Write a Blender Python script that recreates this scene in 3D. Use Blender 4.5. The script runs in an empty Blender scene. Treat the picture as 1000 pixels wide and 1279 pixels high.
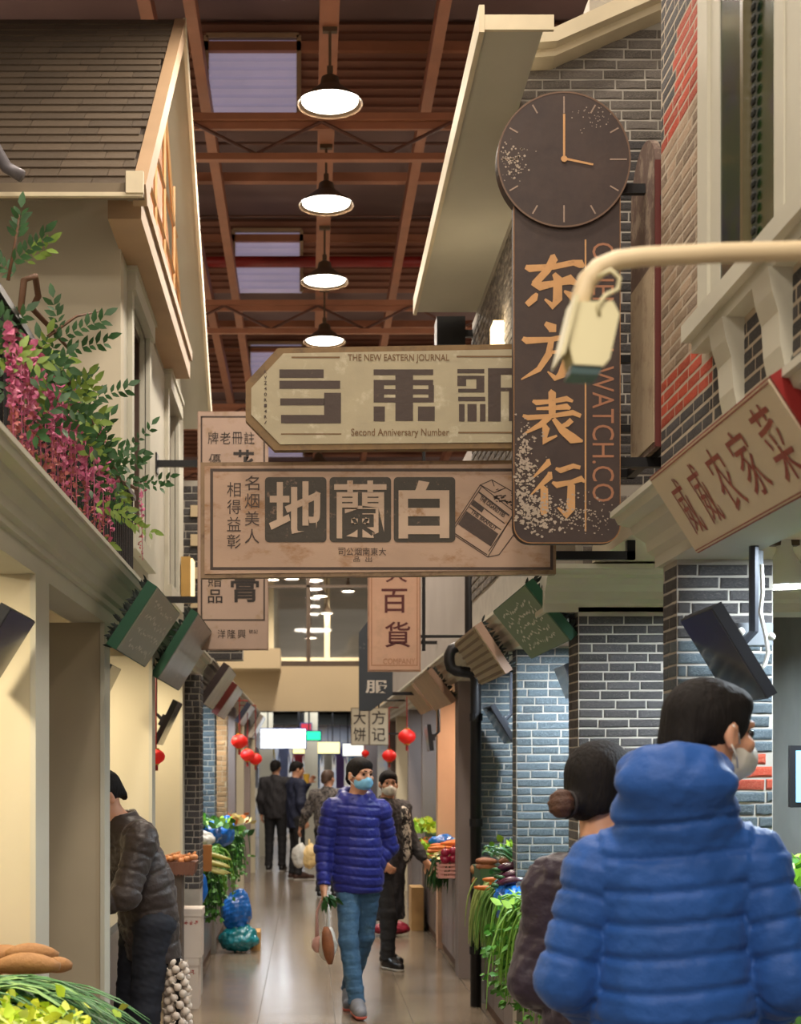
import bpy, math, random
import numpy as np
from math import sin, cos, pi, radians, sqrt, atan2, exp
from mathutils import Vector, Matrix, noise

random.seed(7)
SC = bpy.context.scene
COL = SC.collection

# ------------------------------------------------------------------ camera
F_PX = 1800.0            # focal length in pixels of a 1000 px wide frame
VX, VY, CH = 385.0, 957.0, 1.6   # vanishing point of the aisle, eye height
cam = bpy.data.cameras.new('camera')
cam.sensor_fit = 'HORIZONTAL'; cam.sensor_width = 36.0; cam.lens = 36.0*F_PX/1000
cam.shift_x = (500-VX)/1000; cam.shift_y = (VY-639.5)/1000
cam.clip_start = 0.05; cam.clip_end = 200
cam.dof.use_dof = True; cam.dof.focus_distance = 5.6; cam.dof.aperture_fstop = 6.3
cam_o = bpy.data.objects.new('camera', cam); COL.objects.link(cam_o)
cam_o.location = (0, 0, CH); cam_o.rotation_euler = (pi/2, 0, 0)
SC.camera = cam_o

# ------------------------------------------------------------------ world and exposure
w = bpy.data.worlds.new('world'); SC.world = w; w.use_nodes = True
bg = w.node_tree.nodes['Background']
bg.inputs[0].default_value = (1.0, 0.92, 0.82, 1); bg.inputs[1].default_value = 0.62
SC.view_settings.view_transform = 'Standard'; SC.view_settings.look = 'None'
SC.view_settings.gamma = 1; SC.view_settings.use_curve_mapping = False
SC.view_settings.exposure = -0.16

def light(kind, loc, energy, col, size=.3, rot=(0, 0, 0), sy=None, name='lamp_light', spread=None, parent=None):
    l = bpy.data.lights.new(name, kind); l.energy = energy; l.color = col
    if kind == 'AREA':
        l.shape = 'RECTANGLE' if sy else 'DISK'; l.size = size
        if sy: l.size_y = sy
        if spread: l.spread = spread
    elif kind == 'POINT': l.shadow_soft_size = size
    o = bpy.data.objects.new(name, l); COL.objects.link(o); o.location = loc; o.rotation_euler = rot
    if parent: o.parent = parent
    return o

WARM = (1.0, .88, .74); COOL = (.80, .91, 1.0); YEL = (1.0, .84, .58)
# unseen fill lights without fittings, added behind the camera to brighten the sign fronts
for (x, y, e) in ((-2.6, -2.5, 330), (2.6, -2.5, 330), (.15, -1.0, 200)):
    light('AREA', (x, y, 5.9), e, WARM, 1.2, name='rear_fill_light')
# unseen point lights added beyond the house fronts to brighten the ceiling
for (x, y, e) in ((-4.6, 4, 90), (-4.4, 12, 120), (-4.4, 19, 120), (4.6, 4, 90), (4.4, 12, 120), (4.4, 19, 120), (-4.4, 27, 100), (4.4, 27, 100)):
    light('POINT', (x, y, 5.6), e, WARM, .25, name='ceiling_fill_light')

def W(px, py, Y):
    return ((px-VX)*Y/F_PX, Y, CH-(py-VY)*Y/F_PX)

# ------------------------------------------------------------------ materials
def srgb(r, g, b):
    f = lambda c: (c/255/12.92) if c/255 <= .04045 else ((c/255+.055)/1.055)**2.4
    return (f(r), f(g), f(b), 1)
MATS = {}
def mat(name, col, rough=.6, metal=0., var=.12, scale=6., bump=0., bscale=None, coat=0., sheen=0., emit=0., ecol=None,
        rand=0., col2=None, lo=.45, hi=.6, stretch=(1, 1, 1), alpha=None, trans=0., spec=.5, detail=4, sss=0., grime=None):
    """noise-varied principled material in object space; col2 mixes in patches, rand varies per object"""
    if name in MATS: return MATS[name]
    m = bpy.data.materials.new(name); m.use_nodes = True; MATS[name] = m
    nt = m.node_tree; N = nt.nodes; L = nt.links; b = N['Principled BSDF']
    b.inputs['Roughness'].default_value = rough; b.inputs['Metallic'].default_value = metal
    b.inputs['Specular IOR Level'].default_value = spec
    b.inputs['Coat Weight'].default_value = coat; b.inputs['Sheen Weight'].default_value = sheen
    b.inputs['Transmission Weight'].default_value = trans
    if sss: b.inputs['Subsurface Weight'].default_value = sss; b.inputs['Subsurface Scale'].default_value = .01
    if alpha is not None: b.inputs['Alpha'].default_value = alpha
    tc = N.new('ShaderNodeTexCoord'); mp = N.new('ShaderNodeMapping'); mp.inputs['Scale'].default_value = stretch
    L.new(tc.outputs['Object'], mp.inputs[0])
    if rand:
        oi = N.new('ShaderNodeObjectInfo'); mk = N.new('ShaderNodeMath'); mk.operation = 'MULTIPLY'; mk.inputs[1].default_value = 60
        L.new(oi.outputs['Random'], mk.inputs[0]); L.new(mk.outputs[0], mp.inputs['Location'])
    nz = N.new('ShaderNodeTexNoise'); nz.inputs['Scale'].default_value = scale; nz.inputs['Detail'].default_value = detail
    L.new(mp.outputs[0], nz.inputs[0])
    c = col if len(col) == 4 else srgb(*col)
    hsv = N.new('ShaderNodeHueSaturation'); hsv.inputs['Color'].default_value = c
    mr = N.new('ShaderNodeMapRange'); mr.inputs[1].default_value = .25; mr.inputs[2].default_value = .75
    mr.inputs[3].default_value = 1-var; mr.inputs[4].default_value = 1+var
    L.new(nz.outputs[0], mr.inputs[0])
    if rand:
        r2 = N.new('ShaderNodeMapRange')
        r2.inputs[3].default_value = 1-rand; r2.inputs[4].default_value = 1+rand
        L.new(oi.outputs['Random'], r2.inputs[0])
        mu = N.new('ShaderNodeMath'); mu.operation = 'MULTIPLY'; L.new(mr.outputs[0], mu.inputs[0]); L.new(r2.outputs[0], mu.inputs[1])
        L.new(mu.outputs[0], hsv.inputs['Value'])
    else: L.new(mr.outputs[0], hsv.inputs['Value'])
    out = hsv.outputs[0]
    if col2 is not None:
        n2 = N.new('ShaderNodeTexNoise'); n2.inputs['Scale'].default_value = scale*1.7; n2.inputs['Detail'].default_value = 8
        n2.inputs['Roughness'].default_value = .7; L.new(mp.outputs[0], n2.inputs[0])
        r = N.new('ShaderNodeMapRange'); r.inputs[1].default_value = lo; r.inputs[2].default_value = hi
        L.new(n2.outputs[0], r.inputs[0])
        mx = N.new('ShaderNodeMix'); mx.data_type = 'RGBA'; L.new(r.outputs[0], mx.inputs[0])
        L.new(out, mx.inputs[6]); mx.inputs[7].default_value = col2 if len(col2) == 4 else srgb(*col2)
        out = mx.outputs[2]
    L.new(out, b.inputs['Base Color'])
    if bump:
        nb = N.new('ShaderNodeTexNoise'); nb.inputs['Scale'].default_value = bscale or scale*4; nb.inputs['Detail'].default_value = 5
        L.new(mp.outputs[0], nb.inputs[0]); bp = N.new('ShaderNodeBump'); bp.inputs['Strength'].default_value = bump
        bp.inputs['Distance'].default_value = .01; L.new(nb.outputs[0], bp.inputs['Height']); L.new(bp.outputs[0], b.inputs['Normal'])
    if emit:
        b.inputs['Emission Color'].default_value = ecol if ecol else c; b.inputs['Emission Strength'].default_value = emit
    return m

# ------------------------------------------------------------------ mesh builder
class MB:
    def __init__(s): s.v = []; s.f = []; s.mk = []
    def add(s, vs, fs):
        n = len(s.v); s.mk.append((n, len(s.f))); s.v += [tuple(p) for p in vs]; s.f += [tuple(i+n for i in f) for f in fs]; return s
    def box(s, x0, x1, y0, y1, z0, z1):
        v = [(x, y, z) for x in (x0, x1) for y in (y0, y1) for z in (z0, z1)]
        return s.add(v, [(0, 1, 3, 2), (4, 6, 7, 5), (0, 4, 5, 1), (2, 3, 7, 6), (0, 2, 6, 4), (1, 5, 7, 3)])
    def obox(s, c, ax, ay, az):
        """box from centre and three half-axis vectors"""
        c = Vector(c); ax = Vector(ax); ay = Vector(ay); az = Vector(az)
        v = [c+ax*i+ay*j+az*k for i in (-1, 1) for j in (-1, 1) for k in (-1, 1)]
        return s.add(v, [(0, 1, 3, 2), (4, 6, 7, 5), (0, 4, 5, 1), (2, 3, 7, 6), (0, 2, 6, 4), (1, 5, 7, 3)])
    def prism(s, poly, fn, a, b):
        """poly in 2-D, fn(u,v,t)->xyz, extruded t=a..b"""
        n = len(poly); v = [fn(u, w, a) for u, w in poly]+[fn(u, w, b) for u, w in poly]
        f = [tuple(range(n))[::-1], tuple(range(n, 2*n))]+[(i, (i+1) % n, (i+1) % n+n, i+n) for i in range(n)]
        return s.add(v, f)
    def tube(s, pts, r, n=8, cap=True, squash=1.0):
        pts = [Vector(p) for p in pts]; rs = r if isinstance(r, (list, tuple)) else [r]*len(pts)
        base = len(s.v); s.mk.append((base, len(s.f))); up = None
        for i, p in enumerate(pts):
            d = (pts[min(i+1, len(pts)-1)]-pts[max(i-1, 0)])
            d = d.normalized() if d.length > 1e-9 else Vector((0, 0, 1))
            if up is None: up = Vector((0, 0, 1)) if abs(d.z) < .9 else Vector((0, 1, 0))
            a = d.cross(up); a = a.normalized() if a.length > 1e-6 else Vector((1, 0, 0)); b = a.cross(d).normalized(); up = b
            for k in range(n):
                t = 2*pi*k/n; s.v.append(tuple(p+a*cos(t)*rs[i]+b*sin(t)*rs[i]*squash))
        for i in range(len(pts)-1):
            for k in range(n):
                s.f.append((base+i*n+k, base+i*n+(k+1) % n, base+(i+1)*n+(k+1) % n, base+(i+1)*n+k))
        if cap:
            s.f.append(tuple(base+k for k in range(n))[::-1]); s.f.append(tuple(base+(len(pts)-1)*n+k for k in range(n)))
        return s
    def lathe(s, c, prof, n=20, axis='z'):
        base = len(s.v)
        for (r, h) in prof:
            for k in range(n):
                t = 2*pi*k/n; s.v.append((c[0]+r*cos(t), c[1]+r*sin(t), c[2]+h))
        for i in range(len(prof)-1):
            for k in range(n): s.f.append((base+i*n+k, base+i*n+(k+1) % n, base+(i+1)*n+(k+1) % n, base+(i+1)*n+k))
        return s
    def ball(s, c, r, n=10, m=7, rot=None):
        base = len(s.v); rx, ry, rz = r if isinstance(r, (tuple, list)) else (r, r, r)
        for i in range(m+1):
            ph = pi*i/m
            for k in range(n):
                t = 2*pi*k/n; p = Vector((rx*sin(ph)*cos(t), ry*sin(ph)*sin(t), rz*cos(ph)))
                if rot: p = rot @ p
                s.v.append((c[0]+p.x, c[1]+p.y, c[2]+p.z))
        for i in range(m):
            for k in range(n): s.f.append((base+i*n+k, base+i*n+(k+1) % n, base+(i+1)*n+(k+1) % n, base+(i+1)*n+k))
        return s
    def leaf(s, p, d, side, L, wd, bend=.2):
        """pointed leaf: base p, direction d, width vector side"""
        p = Vector(p); d = Vector(d).normalized(); sd = Vector(side); sd = (sd-d*sd.dot(d))
        sd = sd.normalized() if sd.length > 1e-5 else d.orthogonal().normalized(); n = d.cross(sd)
        q = [p, p+d*L*.35+sd*wd*.5+n*bend*L*.25, p+d*L*.35-sd*wd*.5+n*bend*L*.25, p+d*L*.7+sd*wd*.36+n*bend*L*.2,
             p+d*L*.7-sd*wd*.36+n*bend*L*.2, p+d*L-n*bend*L*.2, p+d*L*.35+n*bend*L*.12, p+d*L*.7+n*bend*L*.06]
        return s.add(q, [(0, 6, 1), (0, 2, 6), (1, 6, 7, 3), (6, 2, 4, 7), (3, 7, 5), (7, 4, 5)])
    def build_each(s, name, m, parent=None, smooth=False, kind=None):
        """every box, bar or print of this builder becomes an object of its own"""
        E = s.mk[1:]+[(len(s.v), len(s.f))]; out = []
        for (v0, f0), (v1, f1) in zip(s.mk, E):
            q = MB(); q.v = s.v[v0:v1]; q.f = [tuple(i-v0 for i in f) for f in s.f[f0:f1]]; o = q.build(name, m, parent, smooth)
            if kind: o['kind'] = kind
            out.append(o)
        return out
    def build(s, name, m, parent=None, smooth=False, loc=None, rz=0):
        me = bpy.data.meshes.new(name); me.from_pydata(s.v, [], s.f); me.update()
        if smooth: me.polygons.foreach_set('use_smooth', [True]*len(me.polygons))
        me.materials.append(m)
        return link(name, me, parent, loc, rz)

def link(name, me, parent=None, loc=None, rz=0):
    o = bpy.data.objects.new(name, me); COL.objects.link(o)
    if parent: o.parent = parent
    if loc: o.location = loc
    if rz: o.rotation_euler = (0, 0, rz)
    return o
def tag(o, label=None, cat=None, group=None, kind=None):
    if label: o['label'] = label
    if cat: o['category'] = cat
    if group: o['group'] = group
    if kind: o['kind'] = kind
    return o
def empty(name, loc, label, cat, group=None, rz=0):
    o = bpy.data.objects.new(name, None); COL.objects.link(o); o.location = loc; o.rotation_euler = (0, 0, rz)
    o.empty_display_size = .1
    return tag(o, label, cat, group)
def struct(name, mb, m, parent=None, smooth=False):
    o = mb.build(name, m, parent, smooth)
    if not parent: o['kind'] = 'structure'
    return o
def copy_tree(o, parent=None, loc=None, rot=None, scale=None):
    c = o.copy(); COL.objects.link(c); c.parent = parent
    if loc is not None: c.location = loc
    if rot is not None: c.rotation_euler = rot
    if scale is not None: c.scale = scale if isinstance(scale, (tuple, list)) else (scale,)*3
    for ch in list(o.children): copy_tree(ch, c)
    return c
def rel(parent, mb, P):
    """shift a builder's world vertices into a parent's frame at P"""
    mb.v = [(x-P[0], y-P[1], z-P[2]) for x, y, z in mb.v]; return mb

# ------------------------------------------------------------------ lettering
_tc = {}
def glyphs(body, bold):
    k = (body, bold)
    if k not in _tc:
        c = bpy.data.curves.new('lettering', 'FONT'); c.body = body; c.offset = bold; c.resolution_u = 3
        c.space_line = .95
        o = bpy.data.objects.new('lettering', c); m = o.to_mesh()
        v = [tuple(q.co)[:2] for q in m.vertices]; f = [tuple(p.vertices) for p in m.polygons]
        o.to_mesh_clear(); bpy.data.objects.remove(o)
        x0 = min(a for a, _ in v); x1 = max(a for a, _ in v); y0 = min(b for _, b in v); y1 = max(b for _, b in v)
        _tc[k] = ([((a-x0)/(x1-x0), (b-y0)/(y1-y0)) for a, b in v], f)
    return _tc[k]
def text_into(mb, body, O, U, V, bold=0.0):
    """glyph box mapped on the parallelogram with corner O and edge vectors U (reading), V (up)"""
    v, f = glyphs(body, bold); O = Vector(O); U = Vector(U); V = Vector(V)
    mb.add([O+U*a+V*b for a, b in v], f)
# ------------------------------------------------------------------ implicit surfaces for bodies and clothes
def smin(a, b, k):
    if k <= 0: return np.minimum(a, b)
    h = np.clip(.5+.5*(b-a)/k, 0, 1); return b*(1-h)+a*h-k*h*(1-h)
class Sdf:
    def __init__(s, h): s.h = h; s.P = []
    def cone(s, a, ra, b, rb, k=.02, sy=1.0, sx=1.0, clip=None, sub=False, frame=None):
        s.P.append(('c', np.array(a, float), ra, np.array(b, float), rb, k, sx, sy, clip, sub, frame)); return s
    def ell(s, c, r, k=.015, clip=None, sub=False, frame=None, rot=None):
        s.P.append(('e', np.array(c, float), np.array(r, float), rot, None, k, 1, 1, clip, sub, frame)); return s
    def box(s, c, r, k=.01, sub=False, frame=None, rd=.01, clip=None):
        s.P.append(('b', np.array(c, float), np.array(r, float), rd, None, k, 1, 1, clip, sub, frame)); return s
    def bounds(s, P):
        t, a, ra, b, rb, k = P[:6]; sx, sy = P[6], P[7]
        if t == 'c': r = max(ra, rb)*max(sx, sy, 1); lo = np.minimum(a, b)-r; hi = np.maximum(a, b)+r
        elif t == 'e': r = max(ra) if (P[10] or P[3] is not None) else ra; lo = a-r; hi = a+r
        else: r = (np.linalg.norm(ra) if P[10] else ra)+.01; lo = a-r; hi = a+r
        if P[10]:
            R, c = P[10]; c0 = R@((lo+hi)/2)+c; e = np.linalg.norm(hi-lo)/2 if t != 'e' else max(ra)
            if t == 'c': e = np.linalg.norm(a-b)/2+max(ra, rb)
            lo = c0-e; hi = c0+e
        return lo, hi
    def mesh(s):
        h = s.h; pos = [p for p in s.P if not p[9]]
        B = [s.bounds(p) for p in pos]
        lo = np.min([b[0] for b in B], 0)-3*h-.01; hi = np.max([b[1] for b in B], 0)+3*h+.01
        n = np.ceil((hi-lo)/h).astype(int)+1
        F = np.full(n, 1.0, np.float32)
        for P in s.P:
            t, a, ra, b, rb, k, sx, sy, clip, sub, frame = P
            l, u = s.bounds(P); m = k+3*h+.01
            i0 = np.maximum(((l-m-lo)/h).astype(int), 0); i1 = np.minimum(((u+m-lo)/h).astype(int)+2, n)
            if np.any(i1 <= i0): continue
            ax = [lo[d]+h*np.arange(i0[d], i1[d], dtype=np.float32) for d in range(3)]
            X, Y, Z = np.meshgrid(*ax, indexing='ij', copy=False)
            x, y, z = X, Y, Z
            if frame:
                R, c = frame; x = X-c[0]; y = Y-c[1]; z = Z-c[2]
                x, y, z = (R[0, 0]*x+R[1, 0]*y+R[2, 0]*z), (R[0, 1]*x+R[1, 1]*y+R[2, 1]*z), (R[0, 2]*x+R[1, 2]*y+R[2, 2]*z)
            if t == 'c':
                bax = (b[0]-a[0])/sx; bay = (b[1]-a[1])/sy; baz = b[2]-a[2]; dd = bax*bax+bay*bay+baz*baz+1e-9
                qx = (x-a[0])/sx; qy = (y-a[1])/sy; qz = z-a[2]
                tt = np.clip((qx*bax+qy*bay+qz*baz)/dd, 0, 1)
                d = (np.sqrt((qx-tt*bax)**2+(qy-tt*bay)**2+(qz-tt*baz)**2)-(ra+(rb-ra)*tt))*min(sx, sy, 1)
            elif t == 'e':
                qx, qy, qz = x-a[0], y-a[1], z-a[2]
                if b is not None:
                    r_ = b; qx, qy, qz = (r_[0, 0]*qx+r_[1, 0]*qy+r_[2, 0]*qz), (r_[0, 1]*qx+r_[1, 1]*qy+r_[2, 1]*qz), (r_[0, 2]*qx+r_[1, 2]*qy+r_[2, 2]*qz)
                k0 = np.sqrt((qx/ra[0])**2+(qy/ra[1])**2+(qz/ra[2])**2); k1 = np.sqrt((qx/ra[0]**2)**2+(qy/ra[1]**2)**2+(qz/ra[2]**2)**2)+1e-6
                d = k0*(k0-1)/k1
            else:
                rd = b; dx = np.abs(x-a[0])-ra[0]+rd; dy = np.abs(y-a[1])-ra[1]+rd; dz = np.abs(z-a[2])-ra[2]+rd
                d = np.sqrt(np.maximum(dx, 0)**2+np.maximum(dy, 0)**2+np.maximum(dz, 0)**2)+np.minimum(np.maximum(dx, np.maximum(dy, dz)), 0)-rd
            if clip:
                for (p0, nn) in clip:
                    d = np.maximum(d, (x-p0[0])*nn[0]+(y-p0[1])*nn[1]+(z-p0[2])*nn[2])
            sl = tuple(slice(i0[d_], i1[d_]) for d_ in range(3))
            if sub: F[sl] = -smin(-F[sl], d.astype(np.float32), k)
            else: F[sl] = smin(F[sl], d.astype(np.float32), k)
        return surfnet(F, lo, h)
def surfnet(F, lo, h):
    n = np.array(F.shape); ins = F < 0; c = n-1
    def S(i, j, k): return (slice(i, i+c[0]), slice(j, j+c[1]), slice(k, k+c[2]))
    cnt = sum(ins[S(i, j, k)].astype(np.int8) for i in (0, 1) for j in (0, 1) for k in (0, 1))
    act = np.argwhere((cnt > 0) & (cnt < 8))
    idx = np.full(c, -1, np.int32); idx[tuple(act.T)] = np.arange(len(act))
    acc = np.zeros((len(act), 3)); ct = np.zeros(len(act))
    cor = [(i, j, k) for i in (0, 1) for j in (0, 1) for k in (0, 1)]
    for a in cor:
        for d in range(3):
            if a[d]: continue
            b = list(a); b[d] = 1
            fa = F[act[:, 0]+a[0], act[:, 1]+a[1], act[:, 2]+a[2]]; fb = F[act[:, 0]+b[0], act[:, 1]+b[1], act[:, 2]+b[2]]
            m = (fa < 0) != (fb < 0); t = np.where(m, fa/np.where(m, fa-fb, 1), 0)
            p = np.array(a, float)[None].repeat(len(act), 0); p[:, d] = t
            acc[m] += p[m]; ct[m] += 1
    V = lo+h*(act+acc/ct[:, None]); Q = []
    for d in range(3):
        e1, e2 = (d+1) % 3, (d+2) % 3
        s0 = [slice(0, n[0]), slice(0, n[1]), slice(0, n[2])]; s1 = list(s0); s0[d] = slice(0, n[d]-1); s1[d] = slice(1, n[d])
        E = np.argwhere(ins[tuple(s0)] != ins[tuple(s1)])
        E = E[(E[:, e1] > 0) & (E[:, e2] > 0) & (E[:, e1] < c[e1]) & (E[:, e2] < c[e2])]
        def I(a, b):
            q = E.copy(); q[:, e1] -= a; q[:, e2] -= b; return idx[tuple(q.T)]
        quad = np.stack([I(1, 1), I(0, 1), I(0, 0), I(1, 0)], 1)
        flip = ~ins[tuple(E.T)]; quad[flip] = quad[flip][:, ::-1]; Q.append(quad)
    return V, np.concatenate(Q)
def vnormals(V, Q):
    a, b, c, d = (V[Q[:, i]] for i in range(4)); fn = np.cross(c-a, d-b); N = np.zeros_like(V)
    for i in range(4): np.add.at(N, Q[:, i], fn)
    return N/(np.linalg.norm(N, axis=1)[:, None]+1e-12)
def relax(V, Q, it=1, f=.5):
    for _ in range(it):
        A = np.zeros_like(V); C = np.zeros(len(V))
        for i in range(4):
            for j in (1, 3): np.add.at(A, Q[:, i], V[Q[:, (i+j) % 4]]); np.add.at(C, Q[:, i], 1)
        V = V*(1-f)+f*A/np.maximum(C, 1)[:, None]
    return V
def vq_obj(name, V, Q, m, parent=None, loc=None, rz=0, smooth=True):
    me = bpy.data.meshes.new(name); me.vertices.add(len(V)); me.vertices.foreach_set('co', V.astype(np.float32).ravel())
    me.loops.add(len(Q)*4); me.loops.foreach_set('vertex_index', Q.astype(np.int32).ravel())
    me.polygons.add(len(Q)); me.polygons.foreach_set('loop_start', np.arange(0, len(Q)*4, 4, dtype=np.int32))
    me.polygons.foreach_set('loop_total', np.full(len(Q), 4, np.int32)); me.update(calc_edges=True)
    me.polygons.foreach_set('use_smooth', [smooth]*len(Q)); me.materials.append(m)
    return link(name, me, parent, loc, rz)
def wob(V, s, seed=0):
    """cheap smooth noise: sums of sines"""
    r = np.random.RandomState(seed); o = np.zeros(len(V))
    for i in range(6):
        k = r.normal(size=3)*s*(1+.5*i); o += np.sin(V@k+r.rand()*6.28)/(1+.6*i)
    return o/2.5

# ------------------------------------------------------------------ people
def seg_param(V, pts):
    """nearest distance to a polyline and the arc length there"""
    best = np.full(len(V), 9.); arc = np.zeros(len(V)); acc = 0
    for a, b in zip(pts[:-1], pts[1:]):
        a = np.array(a); b = np.array(b); L = np.linalg.norm(b-a); t = np.clip(((V-a)@(b-a))/L**2, 0, 1)
        d = np.linalg.norm(V-a-t[:, None]*(b-a), axis=1); m = d < best; best[m] = d[m]; arc[m] = acc+t[m]*L; acc += L
    return best, arc
def rotm(yaw=0, pitch=0, roll=0):
    cy, sy, cp, sp, cr, sr = cos(yaw), sin(yaw), cos(pitch), sin(pitch), cos(roll), sin(roll)
    Rz = np.array([[cy, -sy, 0], [sy, cy, 0], [0, 0, 1]]); Rx = np.array([[1, 0, 0], [0, cp, -sp], [0, sp, cp]])
    Ry = np.array([[cr, 0, sr], [0, 1, 0], [-sr, 0, cr]])
    return Rz@Ry@Rx
def hand(S, w, d, n, side, curl=.5, k=.006, s=1.0):
    """w wrist, d hand direction, n palm-facing normal, side +1/-1 thumb side along cross(d,n)"""
    w = np.array(w, float); d = np.array(d, float); d /= np.linalg.norm(d); n = np.array(n, float); n -= d*n.dot(d); n /= np.linalg.norm(n)
    x = np.cross(d, n)*side
    S.cone(w-d*.03, .024*s, w+d*.02, .026*s, k=.015)
    for i in (-1.2, 0, 1.2): S.cone(w+d*.015+x*i*.012, .017*s, w+d*.085+x*i*.019*s, .0135*s, k=.012)
    for i, L in enumerate((.072, .080, .074, .058)):
        b = w+d*.088*s+x*(1.5-i)*.021*s; c = curl
        m = b+(d*cos(c)+n*sin(c))*L*.5; e = m+(d*cos(c*2.4)+n*sin(c*2.4))*L*.5
        S.cone(b, .0095*s, m, .009*s, k=k); S.cone(m, .009*s, e, .0078*s, k=k)
    b = w+d*.025+x*.028; m = b+(d*.6+x*.7+n*.25)*.045; e = m+(d*.85+x*.25+n*.5)*.035
    S.cone(b, .014*s, m, .0115*s, k=.01); S.cone(m, .0115*s, e, .009*s, k=k)

J0 = dict(pelvis=(0, 0, .93), waist=(0, 0, 1.08), chest=(0, .0, 1.28), neck=(0, .015, 1.44), head=(0, -.015, 1.605),
          sl=(.185, 0, 1.385), el=(.235, .02, 1.12), wl=(.235, -.05, .88), sr=(-.185, 0, 1.385), er=(-.235, .02, 1.12), wr=(-.235, -.05, .88),
          hl=(.09, 0, .90), kl=(.10, -.02, .49), al=(.105, .02, .09), tl=(.12, -.15, .035),
          hr=(-.09, 0, .90), kr=(-.10, -.02, .49), ar=(-.105, .02, .09), tr=(-.12, -.15, .035))
SKIN = mat('skin', (205, 152, 122), .5, sss=.1, var=.06, scale=9)
BLACKHAIR = mat('black_hair', (24, 20, 19), .75, var=.3, scale=40, bump=.6, bscale=110, stretch=(1, 1, .25), spec=.25)

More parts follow.
